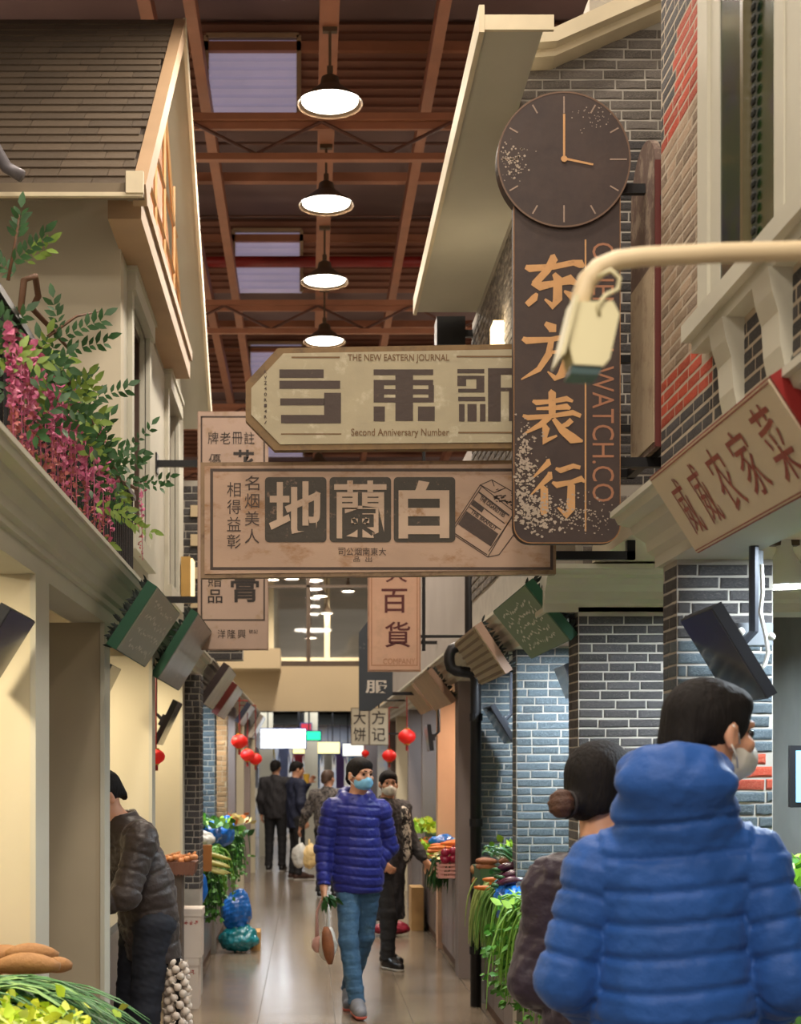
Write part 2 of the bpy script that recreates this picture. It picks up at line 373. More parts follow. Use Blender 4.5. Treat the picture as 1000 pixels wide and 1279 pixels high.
def human(label, loc, yaw, jm, hy=0, hp=0, hroll=0, sc=1., h=.008, J=None, jk=None, pants=None, shoe=None, sole=None, hair='short',
          mask=None, hood=False, hem=.80, puff=.07, jw=1.0, curl=(.5, .5), handdir=None, sleeve=.045, trw=1.0, seams=True, jmat2=None,
          collar=True, jd=.012, hairm=None, wrinkle=.004, hz=.03, armk=.045):
    j = {k: np.array(v, float) for k, v in {**J0, **(J or {})}.items()}
    R = rotm(hy, hp, hroll); hc = j['head']; fr = (R, hc)
    S = Sdf(h)
    # head
    def head(S):
        S.ell((0, .018, .03), (.076, .094, .088), frame=fr)
        S.ell((0, -.028, -.045), (.056, .066, .068), k=.03, frame=fr)
        S.cone((0, -.082, .018), .010, (0, -.106, -.018), .014, k=.012, frame=fr)
        S.ell((0, -.075, .035), (.05, .02, .014), k=.015, frame=fr)
        S.ell((0, -.085, -.055), (.026, .014, .014), k=.012, frame=fr)
        for s in (-1, 1):
            S.ell((s*.03, -.095, .017), (.018, .012, .011), k=.008, sub=True, frame=fr)
            S.ell((s*.045, -.06, -.012), (.02, .02, .018), k=.02, frame=fr)
            S.ell((s*.080, .008, -.002), (.010, .019, .032), k=.006, frame=fr)
            S.ell((s*.088, .000, .0), (.006, .009, .017), k=.004, sub=True, frame=fr)
    head(S)
    S.cone(j['neck']-np.array([0, 0, .03]), .062, hc+R@np.array([0, .015, -.05]), .052, k=.03)
    S.cone(j['pelvis'], .135, j['waist'], .125, sy=.68, k=.05); S.cone(j['waist'], .125, j['chest'], .145, sy=.68, k=.05)
    S.cone(j['sl'], .05, j['sr'], .05, k=.06); S.cone(j['neck'], .05, (j['sl']+j['sr'])/2, .07, k=.05)
    for s in 'lr':
        S.cone(j['s'+s], .052, j['e'+s], .042, k=.03); S.cone(j['e'+s], .042, j['w'+s], .026, k=.02)
        S.cone(j['h'+s], .082, j['k'+s], .052, k=.03); S.cone(j['k'+s], .052, j['a'+s], .036, k=.02)
        S.cone(j['a'+s], .036, j['t'+s], .028, k=.02)
        dd = j['w'+s]-j['e'+s]; side = 1 if s == 'l' else -1
        n = np.array([-side*1., .1, 0.])
        if handdir and handdir.get(s) is not None: dd, n, side = handdir[s]
        hand(S, j['w'+s], dd, n, side, curl[0 if s == 'l' else 1])
    V, Q = S.mesh()
    root = vq_obj('person', V, Q, SKIN, None, loc, yaw); root.scale = (sc,)*3
    tag(root, label, 'person')
    # eyes and brows
    if hair != 'none':
        e = MB(); br = MB(); e0 = None
        for s in (-1, 1):
            c = hc+R@np.array([s*.030, -.082, .015]); MB().ball(c, .0095, 8, 6).build('eye', mat('eye_dark', (30, 22, 20), .15, spec=.8), root, True)
            a = [hc+R@np.array([s*(.012+.016*t), -.098+.010*t*t, .036+.004*sin(t*1.6)]) for t in (0, 1, 2)]; br.tube(a, [.003, .004, .002], 5)
        br.build_each('eyebrow', BLACKHAIR, root, True)
    # hair
    H = Sdf(h)
    if hair == 'short':
        H.ell((0, .020, .038), (.084, .102, .092), frame=fr); H.ell((0, -.04, .08), (.060, .045, .03), k=.03, frame=fr)
        H.ell((0, .09, -.03), (.06, .03, .05), k=.03, frame=fr)
        H.ell((0, -.13, -.03), (.092, .115, .098), k=.008, sub=True, frame=fr)
        H.box((0, -.02, -.11), (.12, .12, .075), k=.01, sub=True, frame=fr)
        for s in (-1, 1): H.ell((s*.09, -.0, -.015), (.022, .03, .045), k=.005, sub=True, frame=fr)
    elif hair == 'bun':
        H.ell((0, .022, .038), (.086, .106, .096), frame=fr); H.ell((0, .06, -.03), (.07, .05, .06), k=.03, frame=fr)
        H.ell((0, -.13, -.03), (.094, .10, .095), k=.008, sub=True, frame=fr)
        H.cone((0, .10, -.045), .030, (0, .125, -.05), .03, k=.02, frame=fr)
        for s in (-1, 1): H.ell((s*.09, -.0, -.015), (.02, .025, .04), k=.005, sub=True, frame=fr)
        H.box((0, -.02, -.14), (.12, .09, .075), k=.01, sub=True, frame=fr)
    V, Q = H.mesh(); N = vnormals(V, Q); V = V+N*(wob((V@R)*np.array([1, 1, .5]), 170, 3)*.0013)[:, None]
    vq_obj('hair', V, Q, hairm or BLACKHAIR, root)
    if hair == 'bun':
        B = Sdf(h*.8); B.ell((0, .158, -.05), (.036, .03, .038), frame=fr); V, Q = B.mesh(); N = vnormals(V, Q)
        V = V+N*(wob(V, 130, 5)*.003)[:, None]
        vq_obj('hair_bun', V, Q, mat('brown_hair', (78, 48, 34), .5, var=.3, scale=50, bump=.5), root)
        t = MB(); a = [hc+R@np.array([.03*cos(q), .132, -.05+.032*sin(q)]) for q in np.linspace(0, 2*pi, 13)]; t.tube(a, .006, 6)
        t.build('hair_tie', mat('hair_tie', (30, 24, 24), .7), root, True)
    # mask
    if mask:
        K = Sdf(h*.8); K.ell((0, -.030, -.042), (.064, .077, .062), frame=fr, clip=[((0, -.012, 0), (0, 1, 0)), ((0, 0, .004), (0, -.25, 1))])
        K.cone((0, -.086, .004), .011, (0, -.108, -.022), .016, k=.02, frame=fr)
        K.ell((0, -.100, -.045), (.032, .020, .032), k=.02, frame=fr)
        V, Q = K.mesh(); V = V+vnormals(V, Q)*(wob(V@R, 60, 2)*.0012)[:, None]; mk = vq_obj('face_mask', V, Q, mask, root)
        st = MB()
        for s in (-1, 1):
            for z0, z1 in ((-.012, .022), (-.065, -.02)):
                pts = [hc+R@np.array(p) for p in ((s*.06, -.030, z0), (s*.078, -.01, (z0+z1)/2), (s*.087, .015, z1))]
                st.tube(pts, .0022, 5)
        st.build_each('ear_loop', mat('white_cloth', (228, 226, 220), .8), mk, True)
    # jacket
    A = Sdf(h); c_h = [((0, 0, hem), (0, 0, -1))]
    w_ = jw
    P = j['pelvis']; Wt = j['waist']; C = j['chest']; N0 = j['neck']
    lo = P+(P-Wt)*max(0, (P[2]-hem)/.15+.6)
    wh = max(w_, .96); A.cone(lo, .172*wh, P, .172*wh, sy=.74, k=.04, clip=c_h); A.cone(P, .172*wh, Wt, .178*w_, sy=.76, k=.04, clip=c_h)
    A.cone(Wt, .178*w_, C, .18*w_, sy=.76, k=.05, clip=c_h)
    A.cone(j['sl'], .075*w_, j['sr'], .075*w_, k=.07); A.cone(N0-[0, 0, .02], .085, (j['sl']+j['sr'])/2, .09*w_, k=.06)
    for s in 'lr':
        A.cone(j['s'+s], .078*w_, j['e'+s], .070*w_, k=armk)
        cut = j['w'+s]; dv = (cut-j['e'+s])/np.linalg.norm(cut-j['e'+s])
        A.cone(j['e'+s], .070*w_, cut, sleeve, k=.03, clip=[(tuple(cut-dv*.005), tuple(dv))])
    if collar:
        A.cone(N0+[0, .01, -.03], .083, N0+[0, .0, .045], .073, k=.02, clip=[(tuple(N0+[0, 0, .055]), (0, -.3, 1))])
        A.cone(N0+[0, .0, .03], .058, N0+[0, -.01, .12], .066, k=.008, sub=True)
    if hood:
        ts = np.linspace(-2.4, 2.4, 9); pts = [N0+np.array([.094*sin(t), .01+.088*cos(t), .030+hz+.036*cos(t)*(1 if cos(t) > 0 else 1.1)]) for t in ts]
        for t, a, b in zip(ts, pts[:-1], pts[1:]): A.cone(a, .030, b, .030, k=.02)
        A.ell(N0+[0, .10, .015+hz], (.128, .055, .055), k=.03); A.ell(N0+[0, .045, -.03+hz*.6], (.135, .075, .075), k=.04); A.cone(N0+[0, 0, .03], .055, N0+[0, -.03, .16+hz], .075, k=.012, sub=True)
    V, Q = A.mesh(); V = relax(V, Q, 1)
    N = vnormals(V, Q)
    tl = [tuple(lo), tuple(P), tuple(Wt), tuple(C), tuple(N0)]
    d0, a0 = seg_param(V, tl); d1, a1 = seg_param(V, [j['sl'], j['el'], j['wl']]); d2, a2 = seg_param(V, [j['sr'], j['er'], j['wr']])
    d0 = d0-.10*w_; torso = (d0 < np.minimum(d1, d2)); la = np.where(d1 < d2, a1, a2)
    if seams:
        jg = .0085
        sT = a0+.012*np.sin(V[:, 0]*9)-.10*np.abs(V[:, 0])**1.6; sA = la*1.02
        s_ = np.where(torso, sT, sA)/puff; fr_ = np.abs(s_-np.round(s_))*puff
        hoodm = (V[:, 2] > N0[2]-.0) & (np.hypot(V[:, 0], V[:, 1]-N0[1]) < .2)
        g = np.exp(-(fr_/jg)**2); g[hoodm] *= .3
        disp = -jd*g+jd*.35
        amp = 1.0
    else: disp = np.zeros(len(V)); amp = 1.6
    disp += wrinkle*amp*wob(V*np.array([1, 1, 1.8]), 28, 11)+wrinkle*.5*wob(V*np.array([.6, .6, 1.3]), 85, 12)
    disp[V[:, 2] < hem+.012] *= .4
    V = V+N*disp[:, None]
    jo = vq_obj('jacket', V, Q, jm, root)
    # trousers
    T = Sdf(h)
    T.cone(P+[0, 0, .02], .135, P+[0, 0, .08], .128, sy=.74, k=.03)
    T.cone(j['hl'], .10*trw, j['hr'], .10*trw, k=.04)
    for s in 'lr':
        dv = (j['a'+s]-j['k'+s]); dv /= np.linalg.norm(dv)
        T.cone(j['h'+s], .098*trw, j['k'+s], .070*trw, k=.03); T.cone(j['k'+s], .070*trw, j['a'+s], .062*trw, k=.02, clip=[(tuple(j['a'+s]+dv*.012), tuple(dv))])
    V, Q = T.mesh(); N = vnormals(V, Q)
    lowz = np.clip(1-(V[:, 2]-.1)/.35, 0, 1)
    V = V+N*((.004+.004*lowz)*wob(V*np.array([1, 1, 2.0]), 30, 21)+.0015*wob(V, 90, 22))[:, None]
    vq_obj('trousers', V, Q, pants, root)
    for s in 'lr':
        a = j['a'+s]; t = j['t'+s]; gz = t[2]-.035
        B = Sdf(h*.9); cl = [((0, 0, gz+.012), (0, 0, -1))]
        hd = (a-t); hd[2] = 0; hd /= np.linalg.norm(hd); heel = t+hd*(np.linalg.norm((a-t)[:2])+.03); heel[2] = t[2]+.012
        B.cone(heel, .044, t+[0, 0, .004], .040, k=.03, clip=cl); B.cone(a+[0, 0, .0], .045, (a+t)/2, .045, k=.03, clip=cl)
        V, Q = B.mesh(); so = vq_obj('shoe', V, Q, shoe, root)
        o2 = Sdf(h*.9); o2.cone(heel+[0, 0, -.012], .047, t+[0, 0, -.008], .043, k=.01, clip=[((0, 0, gz), (0, 0, -1)), ((0, 0, gz+.02), (0, 0, 1))])
        V, Q = o2.mesh(); vq_obj('sole', V, Q, sole or mat('white_rubber', (205, 203, 198), .7), so)
    return root, j, jo
# ------------------------------------------------------------------ surfaces
CREAM = mat('cream_plaster', (194, 190, 174), .75, var=.05, scale=3, bump=.05)
CREAM_D = mat('cream_wall', (198, 188, 166), .8, var=.04, scale=2, bump=.04)
STALLW = mat('stall_panel', (206, 196, 170), .7, var=.04, scale=1.5)
GREYP = mat('grey_panel', (128, 116, 112), .6, var=.08, scale=3)
GREYW = mat('grey_render', (142, 132, 124), .8, var=.1, scale=2)
BEIGE = mat('beige_plaster', (200, 180, 146), .8, var=.04, scale=1)
TIMBER = mat('orange_timber', (168, 116, 76), .6, var=.12, scale=4, stretch=(6, .6, 6))
TIMB2 = mat('tan_timber', (172, 142, 110), .6, var=.08, scale=4)
STEEL_O = mat('oxide_painted_steel', (164, 108, 80), .5, var=.12, scale=5)
ROOF_D = mat('dark_roof_sheet', (112, 86, 80), .8, var=.15, scale=1.5)
ROOF_B = mat('brown_corrugated_sheet', (146, 98, 76), .55, var=.12, scale=2)
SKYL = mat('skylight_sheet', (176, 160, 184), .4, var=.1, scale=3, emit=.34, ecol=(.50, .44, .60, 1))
DARK = mat('black_iron', (30, 29, 31), .45, metal=.4, var=.1)
WHITE = mat('white_plastic', (222, 220, 210), .45, var=.03)
GLASSM = mat('dark_window_glass', (46, 40, 40), .12, var=.1, spec=.8)
MORTAR = mat('pale_mortar', (170, 164, 154), .95, var=.1, scale=12)
MORTAR_T = mat('tan_mortar', (182, 168, 148), .95, var=.1, scale=12)
def brickm(n, c, c2, lo=.50, hi=.66, rand=.38):
    return mat(n, c, .8, var=.22, scale=9, rand=rand, col2=c2, lo=lo, hi=hi, bump=.5, bscale=40, stretch=(1, 1, 2.2))
BR_DARK = brickm('slate_brick', (66, 64, 66), (150, 144, 136), .52, .74)
BR_COOL_LIT = brickm('cool_lit_brick', (66, 78, 86), (156, 168, 172), .47, .72)  # bluish cast of the cool stall light put into the brick colour
BR_RED = brickm('red_brick', (178, 62, 38), (200, 132, 104), rand=.25)
BR_TAN = brickm('tan_brick', (150, 128, 106), (190, 172, 150))
BR_GREY = brickm('grey_brick', (100, 94, 90), (164, 154, 142), .46, .7)

_bm = {}
def brick_mesh(m, i):
    """shared unit brick, front face to -y, edges rough and chamfered"""
    k = (m.name, i)
    if k not in _bm:
        r = random.Random(i*13+5); j = lambda a: r.uniform(-a, a); v = []
        for x in (0, 1):
            for z in (0, 1): v.append((x, 1, z))
        for x in (0, .5, 1):
            for z in (0, 1): v.append((x+(.0 if x == .5 else (.012 if x == 0 else -.012))+j(.012), -.0+j(.12)+.12, z+(.05 if z == 0 else -.05)+j(.05)))
        for x in (0, .5, 1):
            for z in (0, 1): v.append((x+(.07 if x == 0 else -.07 if x == 1 else 0)+j(.02), -.35+j(.25), z+(.2 if z == 0 else -.2)+j(.06)))
        # 0..3 back; 4..9 rim; 10..15 face
        f = [(10, 12, 13, 11), (12, 14, 15, 13), (4, 6, 12, 10), (6, 8, 14, 12), (5, 11, 13, 7), (7, 13, 15, 9), (4, 10, 11, 5), (8, 9, 15, 14),
             (0, 2, 8, 6, 4), (1, 5, 7, 9, 3), (0, 4, 5, 1), (2, 3, 9, 8)]
        me = bpy.data.meshes.new('brick'); me.from_pydata(v, [], f); me.update(); me.materials.append(m); _bm[k] = me
    return _bm[k]
def brick_face(parent, O, ang, width, z0, z1, colfn, ch=.039, bl=.145, hole=None, seed=1, joined=False, jm=None, dep=.005, gap=.0055):
    """bricks on a vertical face starting at O, running along angle ang; each brick an object child of parent"""
    r = random.Random(seed); u = Vector((cos(ang), sin(ang), 0)); nrm = Vector((sin(ang), -cos(ang), 0)); rows = int((z1-z0)/ch); mb = MB(); cnt = 0
    for i in range(rows):
        z = z0+i*ch; x = -r.random()*bl*.9
        while x < width-.01:
            L = bl*r.uniform(.7, 1.25); a = max(x, 0); b = min(x+L, width); x += L
            if b-a < .02: continue
            if hole and hole((a+b)/2, z+ch/2): continue
            m = colfn((a+b)/2, z+ch/2) if callable(colfn) else colfn
            k = r.randrange(6); g = gap
            if joined:
                p = Vector(O)+u*(a+g/2)+nrm*.004; q = [(p+u*(X*(b-a-g))-nrm*(Y*.005-.0)+Vector((0, 0, z+g/2+Z*(ch-g)))) for X, Y, Z in [tuple(v.co) for v in brick_mesh(m, k).vertices]]
                mb.add(q, [tuple(pp.vertices) for pp in brick_mesh(m, k).polygons]); continue
            o = bpy.data.objects.new('brick', brick_mesh(m, k)); COL.objects.link(o); o.parent = parent
            p = Vector(O)+u*(a+g/2)+nrm*dep*.7; o.location = (p.x, p.y, O[2]*0+z+g/2+r.uniform(-.001, .001))
            o.rotation_euler = (0, 0, ang); o.scale = (b-a-g, dep, ch-g); cnt += 1
    if joined:
        o = mb.build('brickwork', jm, parent); o['kind'] = 'stuff'
    return cnt

# ------------------------------------------------------------------ floor
FL = mat('polished_terrazzo', (128, 114, 98), .19, var=.2, scale=45, bump=.03, bscale=9, coat=.0, spec=.6, rand=.06, detail=8, col2=(74, 64, 54), lo=.50, hi=.66)
m = MB(); m.box(-6, 6, -4, 36, -.06, -.004)
floor = struct('floor', m, mat('floor_joint', (78, 70, 60), .6))
tw, td = (1.14+.8)/4, .30
tmesh = MB().box(0, tw-.004, 0, td-.004, -.004, 0)
t0 = None
for i in range(18):
    for k in range(4):
        if t0 is None:
            t0 = tmesh.build('floor_tile', FL, floor); t0.location = (-.8, 8.4, 0)
        else:
            o = t0.copy(); COL.objects.link(o); o.parent = floor; o.location = (-.8+k*tw, 8.4+i*td, 0)
m = MB()
for y in range(-10, 36):
    Y0 = 8.4+(y-10)*td*4
for i in range(-40, 90):
    Y0 = 8.4+i*td
    if 0 <= i < 18:
        for a, b in ((-3.5, -.804), (1.144, 3.5)): m.box(a, b, Y0, Y0+td-.004, -.004, -.0002)
        continue
    for k in range(4): m.box(-.8+k*tw, -.8+(k+1)*tw-.004, Y0, Y0+td-.004, -.004, 0)
    for a, b in ((-3.5, -.804), (1.144, 3.5)): m.box(a, b, Y0, Y0+td-.004, -.004, -.0002)
o = m.build('far_floor_tiles', FL, floor); o['kind'] = 'stuff'

# ------------------------------------------------------------------ hall roof: sawtooth bays, trusses, purlins
m = MB(); mb2 = MB()
ys = [-1.0+4.4*k for k in range(-1, 9)]
for k, y in enumerate(ys):
    # underside rising away from the viewer, then a clerestory face dropping down
    m.add([(-7, y, 7.05), (7, y, 7.05), (7, y+4.4, 7.9), (-7, y+4.4, 7.9), (-7, y, 7.13), (7, y, 7.13), (7, y+4.4, 7.98), (-7, y+4.4, 7.98)],
          [(0, 1, 2, 3), (7, 6, 5, 4), (0, 4, 5, 1), (0, 3, 7, 4), (1, 5, 6, 2), (3, 2, 6, 7)])
ceiling = struct('ceiling', m, ROOF_D)
for y in ys:
    sheet = MB(); sky = MB(); Y = y+4.4; n = 11; dz = (7.9-7.05)/n
    for i in range(n):
        z = 7.05+i*dz
        for (mm, x0, x1) in ((sheet, -7, -.84), (sheet, -.08, 7), (sky, -.84, -.08)):
            if mm is sky and i > n-3: mm = sheet
            mm.add([(x0, Y, z), (x1, Y, z), (x1, Y-.03, z+dz*.5), (x0, Y-.03, z+dz*.5), (x1, Y, z+dz), (x0, Y, z+dz)], [(0, 1, 2, 3), (3, 2, 4, 5)])
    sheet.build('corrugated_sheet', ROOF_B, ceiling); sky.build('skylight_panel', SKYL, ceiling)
fr = MB()
for y in ys:
    Y = y+4.36
    for x in (-.86, -.08): fr.box(x-.02, x+.02, Y-.04, Y, 7.05, 7.75)
    fr.box(-.86, -.08, Y-.04, Y, 7.73, 7.77)
fr.build_each('skylight_frame', TIMB2, ceiling)
m = MB()
for (x, hw, z) in ((.14, .065, 6.6), (-.80, .04, 6.72), (.92, .04, 6.72), (-1.12, .045, 6.8), (-2.3, .05, 6.72), (2.3, .05, 6.72)):
    m.box(x-hw, x+hw, 0, 33, z, z+.14)
m.build_each('ceiling_beam', STEEL_O, kind='structure')
for k in range(6):
    Y = 2.2+4.4*k; t = MB()
    t.box(-7, 7, Y-.03, Y+.03, 6.22, 6.27); t.box(-7, 7, Y-.045, Y-.01, 6.52, 6.57); t.box(-7, 7, Y+.01, Y+.045, 6.47, 6.53)
    o = struct('ceiling_truss', t, STEEL_O)
    wb = MB(); x = -4.4
    while x < 4:
        wb.tube([(x, Y, 6.27), (x+.5, Y, 6.52)], .014, 6); wb.tube([(x+.5, Y, 6.52), (x+1.0, Y, 6.27)], .014, 6); x += 1.0
    wb.build_each('web_rod', mat('rusty_rod', (96, 58, 44), .5), o)
    rr = MB(); rr.tube([(-7, Y+1.5, 7.0), (7, Y+1.5, 7.0)], .014, 6); rr.tube([(-7, Y+3.1, 6.98), (7, Y+3.1, 6.98)], .010, 6)
    for x in (-.83, .98): rr.tube([(x, Y+1.5, 7.0), (x, Y+1.5, 7.45)], .012, 6)
    rr.build_each('tie_rod', mat('rusty_rod', (96, 58, 44), .5), o)
    pu = MB(); pu.box(-7, 7, Y+1.12, Y+1.17, 7.62, 7.70); pu.box(-7, 7, Y+2.25, Y+2.33, 6.98, 7.06); pu.build_each('purlin', STEEL_O, o)
m = MB().tube([(-6, 16.0, 7.2), (6, 16.0, 7.2)], .06, 10)
tag(m.build('sprinkler_pipe', mat('red_paint_pipe', (140, 34, 26), .4), None, True), 'red pipe running across under the brown ceiling sheets', 'pipe')

# hall walls far out, closing the building
m = MB(); m.box(-7.2, -7, -5, 34, 0, 8); struct('wall_left_hall', m, GREYW)
m = MB(); m.box(7, 7.2, -5, 34, 0, 8); struct('wall_right_hall', m, GREYW)
m = MB(); x = -7
while x < 7:
    m.add([(x, 34, 0), (x+.1, 33.95, 0), (x+.2, 34, 0), (x, 34, 8), (x+.1, 33.95, 8), (x+.2, 34, 8)], [(0, 1, 4, 3), (1, 2, 5, 4)]); x += .2
struct('wall_back', m, ROOF_B)

# ------------------------------------------------------------------ left building
PL = [2.4, 4.5, 6.02, 7.85, 9.75]; TH = [.2, .22, .15, .15, .15]
for i, (y, t) in enumerate(zip(PL, TH)):
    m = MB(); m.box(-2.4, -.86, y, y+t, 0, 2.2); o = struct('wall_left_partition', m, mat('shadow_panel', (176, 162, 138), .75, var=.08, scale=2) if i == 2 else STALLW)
    e = MB(); e.box(-.868, -.85, y-.006, y+t+.006, 0, 2.2); e.build('edge_trim', CREAM, o)
m = MB(); m.box(-2.52, -2.4, 2.0, 11.0, 0, 2.5); struct('wall_left_back', m, CREAM_D)
m = MB(); m.box(-2.5, -.98, 2.0, 11.0, 2.44, 2.5); struct('ceiling_left_stalls', m, CREAM_D)
prof = [(-.14, 2.2), (0, 2.2), (0, 2.262), (.014, 2.268), (.014, 2.29), (.03, 2.30), (.036, 2.33), (.062, 2.362), (.066, 2.38), (.098, 2.386), (.104, 2.41), (.112, 2.412), (.112, 2.428), (-.14, 2.44)]
m = MB().prism(prof, lambda u, v, t: (-.85+u, t, v), 2.0, 11.0)
struct('cornice_left', m, CREAM)
# upper storey
m = MB(); m.box(-3.4, -.95, 7.3, 7.42, 2.44, 4.72)   # wall facing the balcony
struct('wall_left_upper', m, CREAM_D)
m = MB()
ws = [(7.66, 8.42, 2.84, 4.10), (9.62, 10.30, 2.80, 4.10)]
yy = 7.42
for (a, b, c, d) in ws:
    m.box(-1.07, -.95, yy, a, 2.44, 4.3); m.box(-1.07, -.95, a, b, 2.44, c); m.box(-1.07, -.95, a, b, d, 4.3); yy = b
m.box(-1.07, -.95, yy, 10.96, 2.44, 4.3); m.box(-3.4, -1.07, 10.86, 10.96, 2.44, 4.3)
m.prism([(7.42, 4.3), (10.9, 4.3), (8.85, 6.0)], lambda u, v, t: (t, u, v), -1.0, -.95)
struct('wall_left_side', m, CREAM)
for (a, b, c, d) in ws:
    f = MB(); f.box(-.955, -.925, a-.09, a, c-.06, d+.02); f.box(-.955, -.925, b, b+.09, c-.06, d+.02)
    f.box(-.955, -.905, a-.10, b+.10, d, d+.10); f.box(-.955, -.895, a-.12, b+.12, d+.10, d+.13); f.box(-.955, -.90, a-.12, b+.12, c-.10, c)
    o = struct('window_1', f, CREAM)
    s = MB()
    for q in (a, (a+b)/2-.02, b-.04): s.box(-1.05, -.985, q, q+.04, c, d)
    s.box(-1.05, -.985, a, b, c, c+.04); s.box(-1.05, -.985, a, b, d-.04, d); s.build('window_sash', mat('brown_sash', (72, 52, 42), .3, var=.1), o)
    g = MB(); g.box(-1.03, -1.02, a, b, c, d); g.build('window_pane', GLASSM, o)
# gable roof: ridge across the aisle
SH = mat('brown_roof_shingle', (84, 70, 54), .9, var=.12, scale=8, rand=.18, bump=.3, bscale=60)
ye, yr, yf, ze, zr = 6.65, 8.8, 11.25, 4.27, 6.15
def slab(y0, z0, y1, z1, x0, x1, th):
    b = MB(); n = Vector((0, -(z1-z0), y1-y0)).normalized()*th
    b.add([(x0, y0, z0), (x1, y0, z0), (x1, y1, z1), (x0, y1, z1), (x0, y0-n.y, z0-n.z), (x1, y0-n.y, z0-n.z), (x1, y1-n.y, z1-n.z), (x0, y1-n.y, z1-n.z)],
          [(0, 1, 2, 3), (7, 6, 5, 4), (0, 4, 5, 1), (1, 5, 6, 2), (2, 6, 7, 3), (3, 7, 4, 0)]); return b
roof = struct('roof_left', slab(ye, ze, yr, zr, -3.4, -.815, .05), mat('roof_board', (58, 46, 36), .9))
slab(yr, zr, yf, ze, -3.4, -.75, .06).build('far_slope', CREAM, roof)
slab(ye, ze+.015, yr, zr+.015, -.815, -.75, .10).build('barge_board', TIMB2, roof)
slab(yr, zr+.02, yf, ze+.02, -.765, -.745, .12).build('verge_trim', mat('pale_trim', (214, 200, 170), .6), roof)
n = Vector((0, -(zr-ze), yr-ye)).normalized(); sl = Vector((0, yr-ye, zr-ze)); rows = 24; SLn = sl.length; slu = sl.normalized()
ang = atan2(zr-ze, yr-ye); sm = []
for k in range(4):
    b = MB(); rr = random.Random(k)
    b.add([(0, 0, .18), (1, 0, .18), (1, 1.15, 0), (0, 1.15, 0), (0, .01, -.05), (1, .01, -.05)], [(0, 1, 2, 3), (4, 5, 1, 0), (0, 3, 4), (1, 5, 2)])
    me = bpy.data.meshes.new('roof_shingle'); me.from_pydata(b.v, [], b.f); me.materials.append(SH); sm.append(me)
rr = random.Random(4)
for i in range(rows):
    x = -2.62-rr.random()*.15; p = Vector((0, ye, ze))+slu*(SLn/rows*i)
    while x < -.816:
        L = rr.uniform(.14, .3); x1 = min(x+L, -.816)
        if x1-x > .03:
            o = bpy.data.objects.new('roof_shingle', rr.choice(sm)); COL.objects.link(o); o.parent = roof
            o.location = (x, p.y+n.y*.004, p.z+n.z*.004); o.rotation_euler = (ang, 0, 0); o.scale = (x1-x-.003, SLn/rows, .055)
        x += L
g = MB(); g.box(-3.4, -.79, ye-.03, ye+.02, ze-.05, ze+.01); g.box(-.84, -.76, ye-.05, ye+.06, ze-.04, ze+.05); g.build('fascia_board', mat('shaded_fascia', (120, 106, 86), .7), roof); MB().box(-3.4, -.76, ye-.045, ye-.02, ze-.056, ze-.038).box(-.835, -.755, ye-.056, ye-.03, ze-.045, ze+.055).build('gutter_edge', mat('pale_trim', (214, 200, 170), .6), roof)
# beam under the gable and its timber lattice
m = MB(); m.box(-.96, -.80, 6.9, 9.75, 4.22, 4.34); m.box(-.83, -.785, 6.9, 9.75, 4.34, 4.40); gb = struct('trim_gable_beam', m, TIMB2)
m = MB().prism([(7.5, 4.4), (10.4, 4.4), (8.85, 5.75)], lambda u, v, t: (t, u, v), -.949, -.93); m.build('gable_panel', TIMBER, gb)
def lat(a, b, t=.011):
    m = MB(); m.tube([(-.86, a[0], a[1]), (-.86, b[0], b[1])], t, 4); m.build('lattice_bar', mat('pale_lattice', (206, 166, 116), .6), gb)
for a, b in (((7.35, 4.4), (7.35, 4.72)), ((7.7, 4.4), (7.7, 4.98)), ((8.1, 4.4), (8.1, 5.3)), ((8.6, 4.4), (8.6, 5.6)), ((9.2, 4.4), (9.2, 5.3)),
             ((7.5, 4.75), (9.6, 4.75)), ((7.85, 5.05), (9.4, 5.05)), ((7.15, 4.42), (8.6, 5.6)), ((9.9, 4.42), (8.6, 5.6))): lat(a, b)
# ridge of the nearer unit, downpipe head
m = MB(); m.box(-.935, -.87, 3.9, 3.99, 2.44, 5.6); struct('wall_left_near_post', m, CREAM)
m = MB(); m.tube([(-1.62, 6.5, 4.62), (-1.44, 6.5, 4.44), (-1.36, 6.5, 4.30), (-1.29, 6.5, 4.26)], .028, 10)
tag(m.build('rain_pipe', mat('dull_lead', (96, 92, 96), .4, metal=.4), None, True), 'grey rain pipe bend under the eave of the brown shingle roof', 'pipe')
# balcony railing on the cornice
rl = MB(); rl.box(-.90, -.87, 4.05, 7.28, 2.94, 2.965); rl.box(-.895, -.875, 4.05, 7.28, 2.50, 2.515)
o = rl.build('balcony_railing', DARK); tag(o, 'black iron balcony railing on the left cornice behind the pink blossom', 'railing')
for i in range(46):
    y = 4.08+i*.07
    if i == 0: b0 = MB().box(-.006, .006, -.006, .006, 2.43, 2.95).build('railing_bar', DARK, o); b0.location = (-.885, y, 0)
    else:
        c = b0.copy(); COL.objects.link(c); c.parent = o; c.location = (-.885, y, 0)

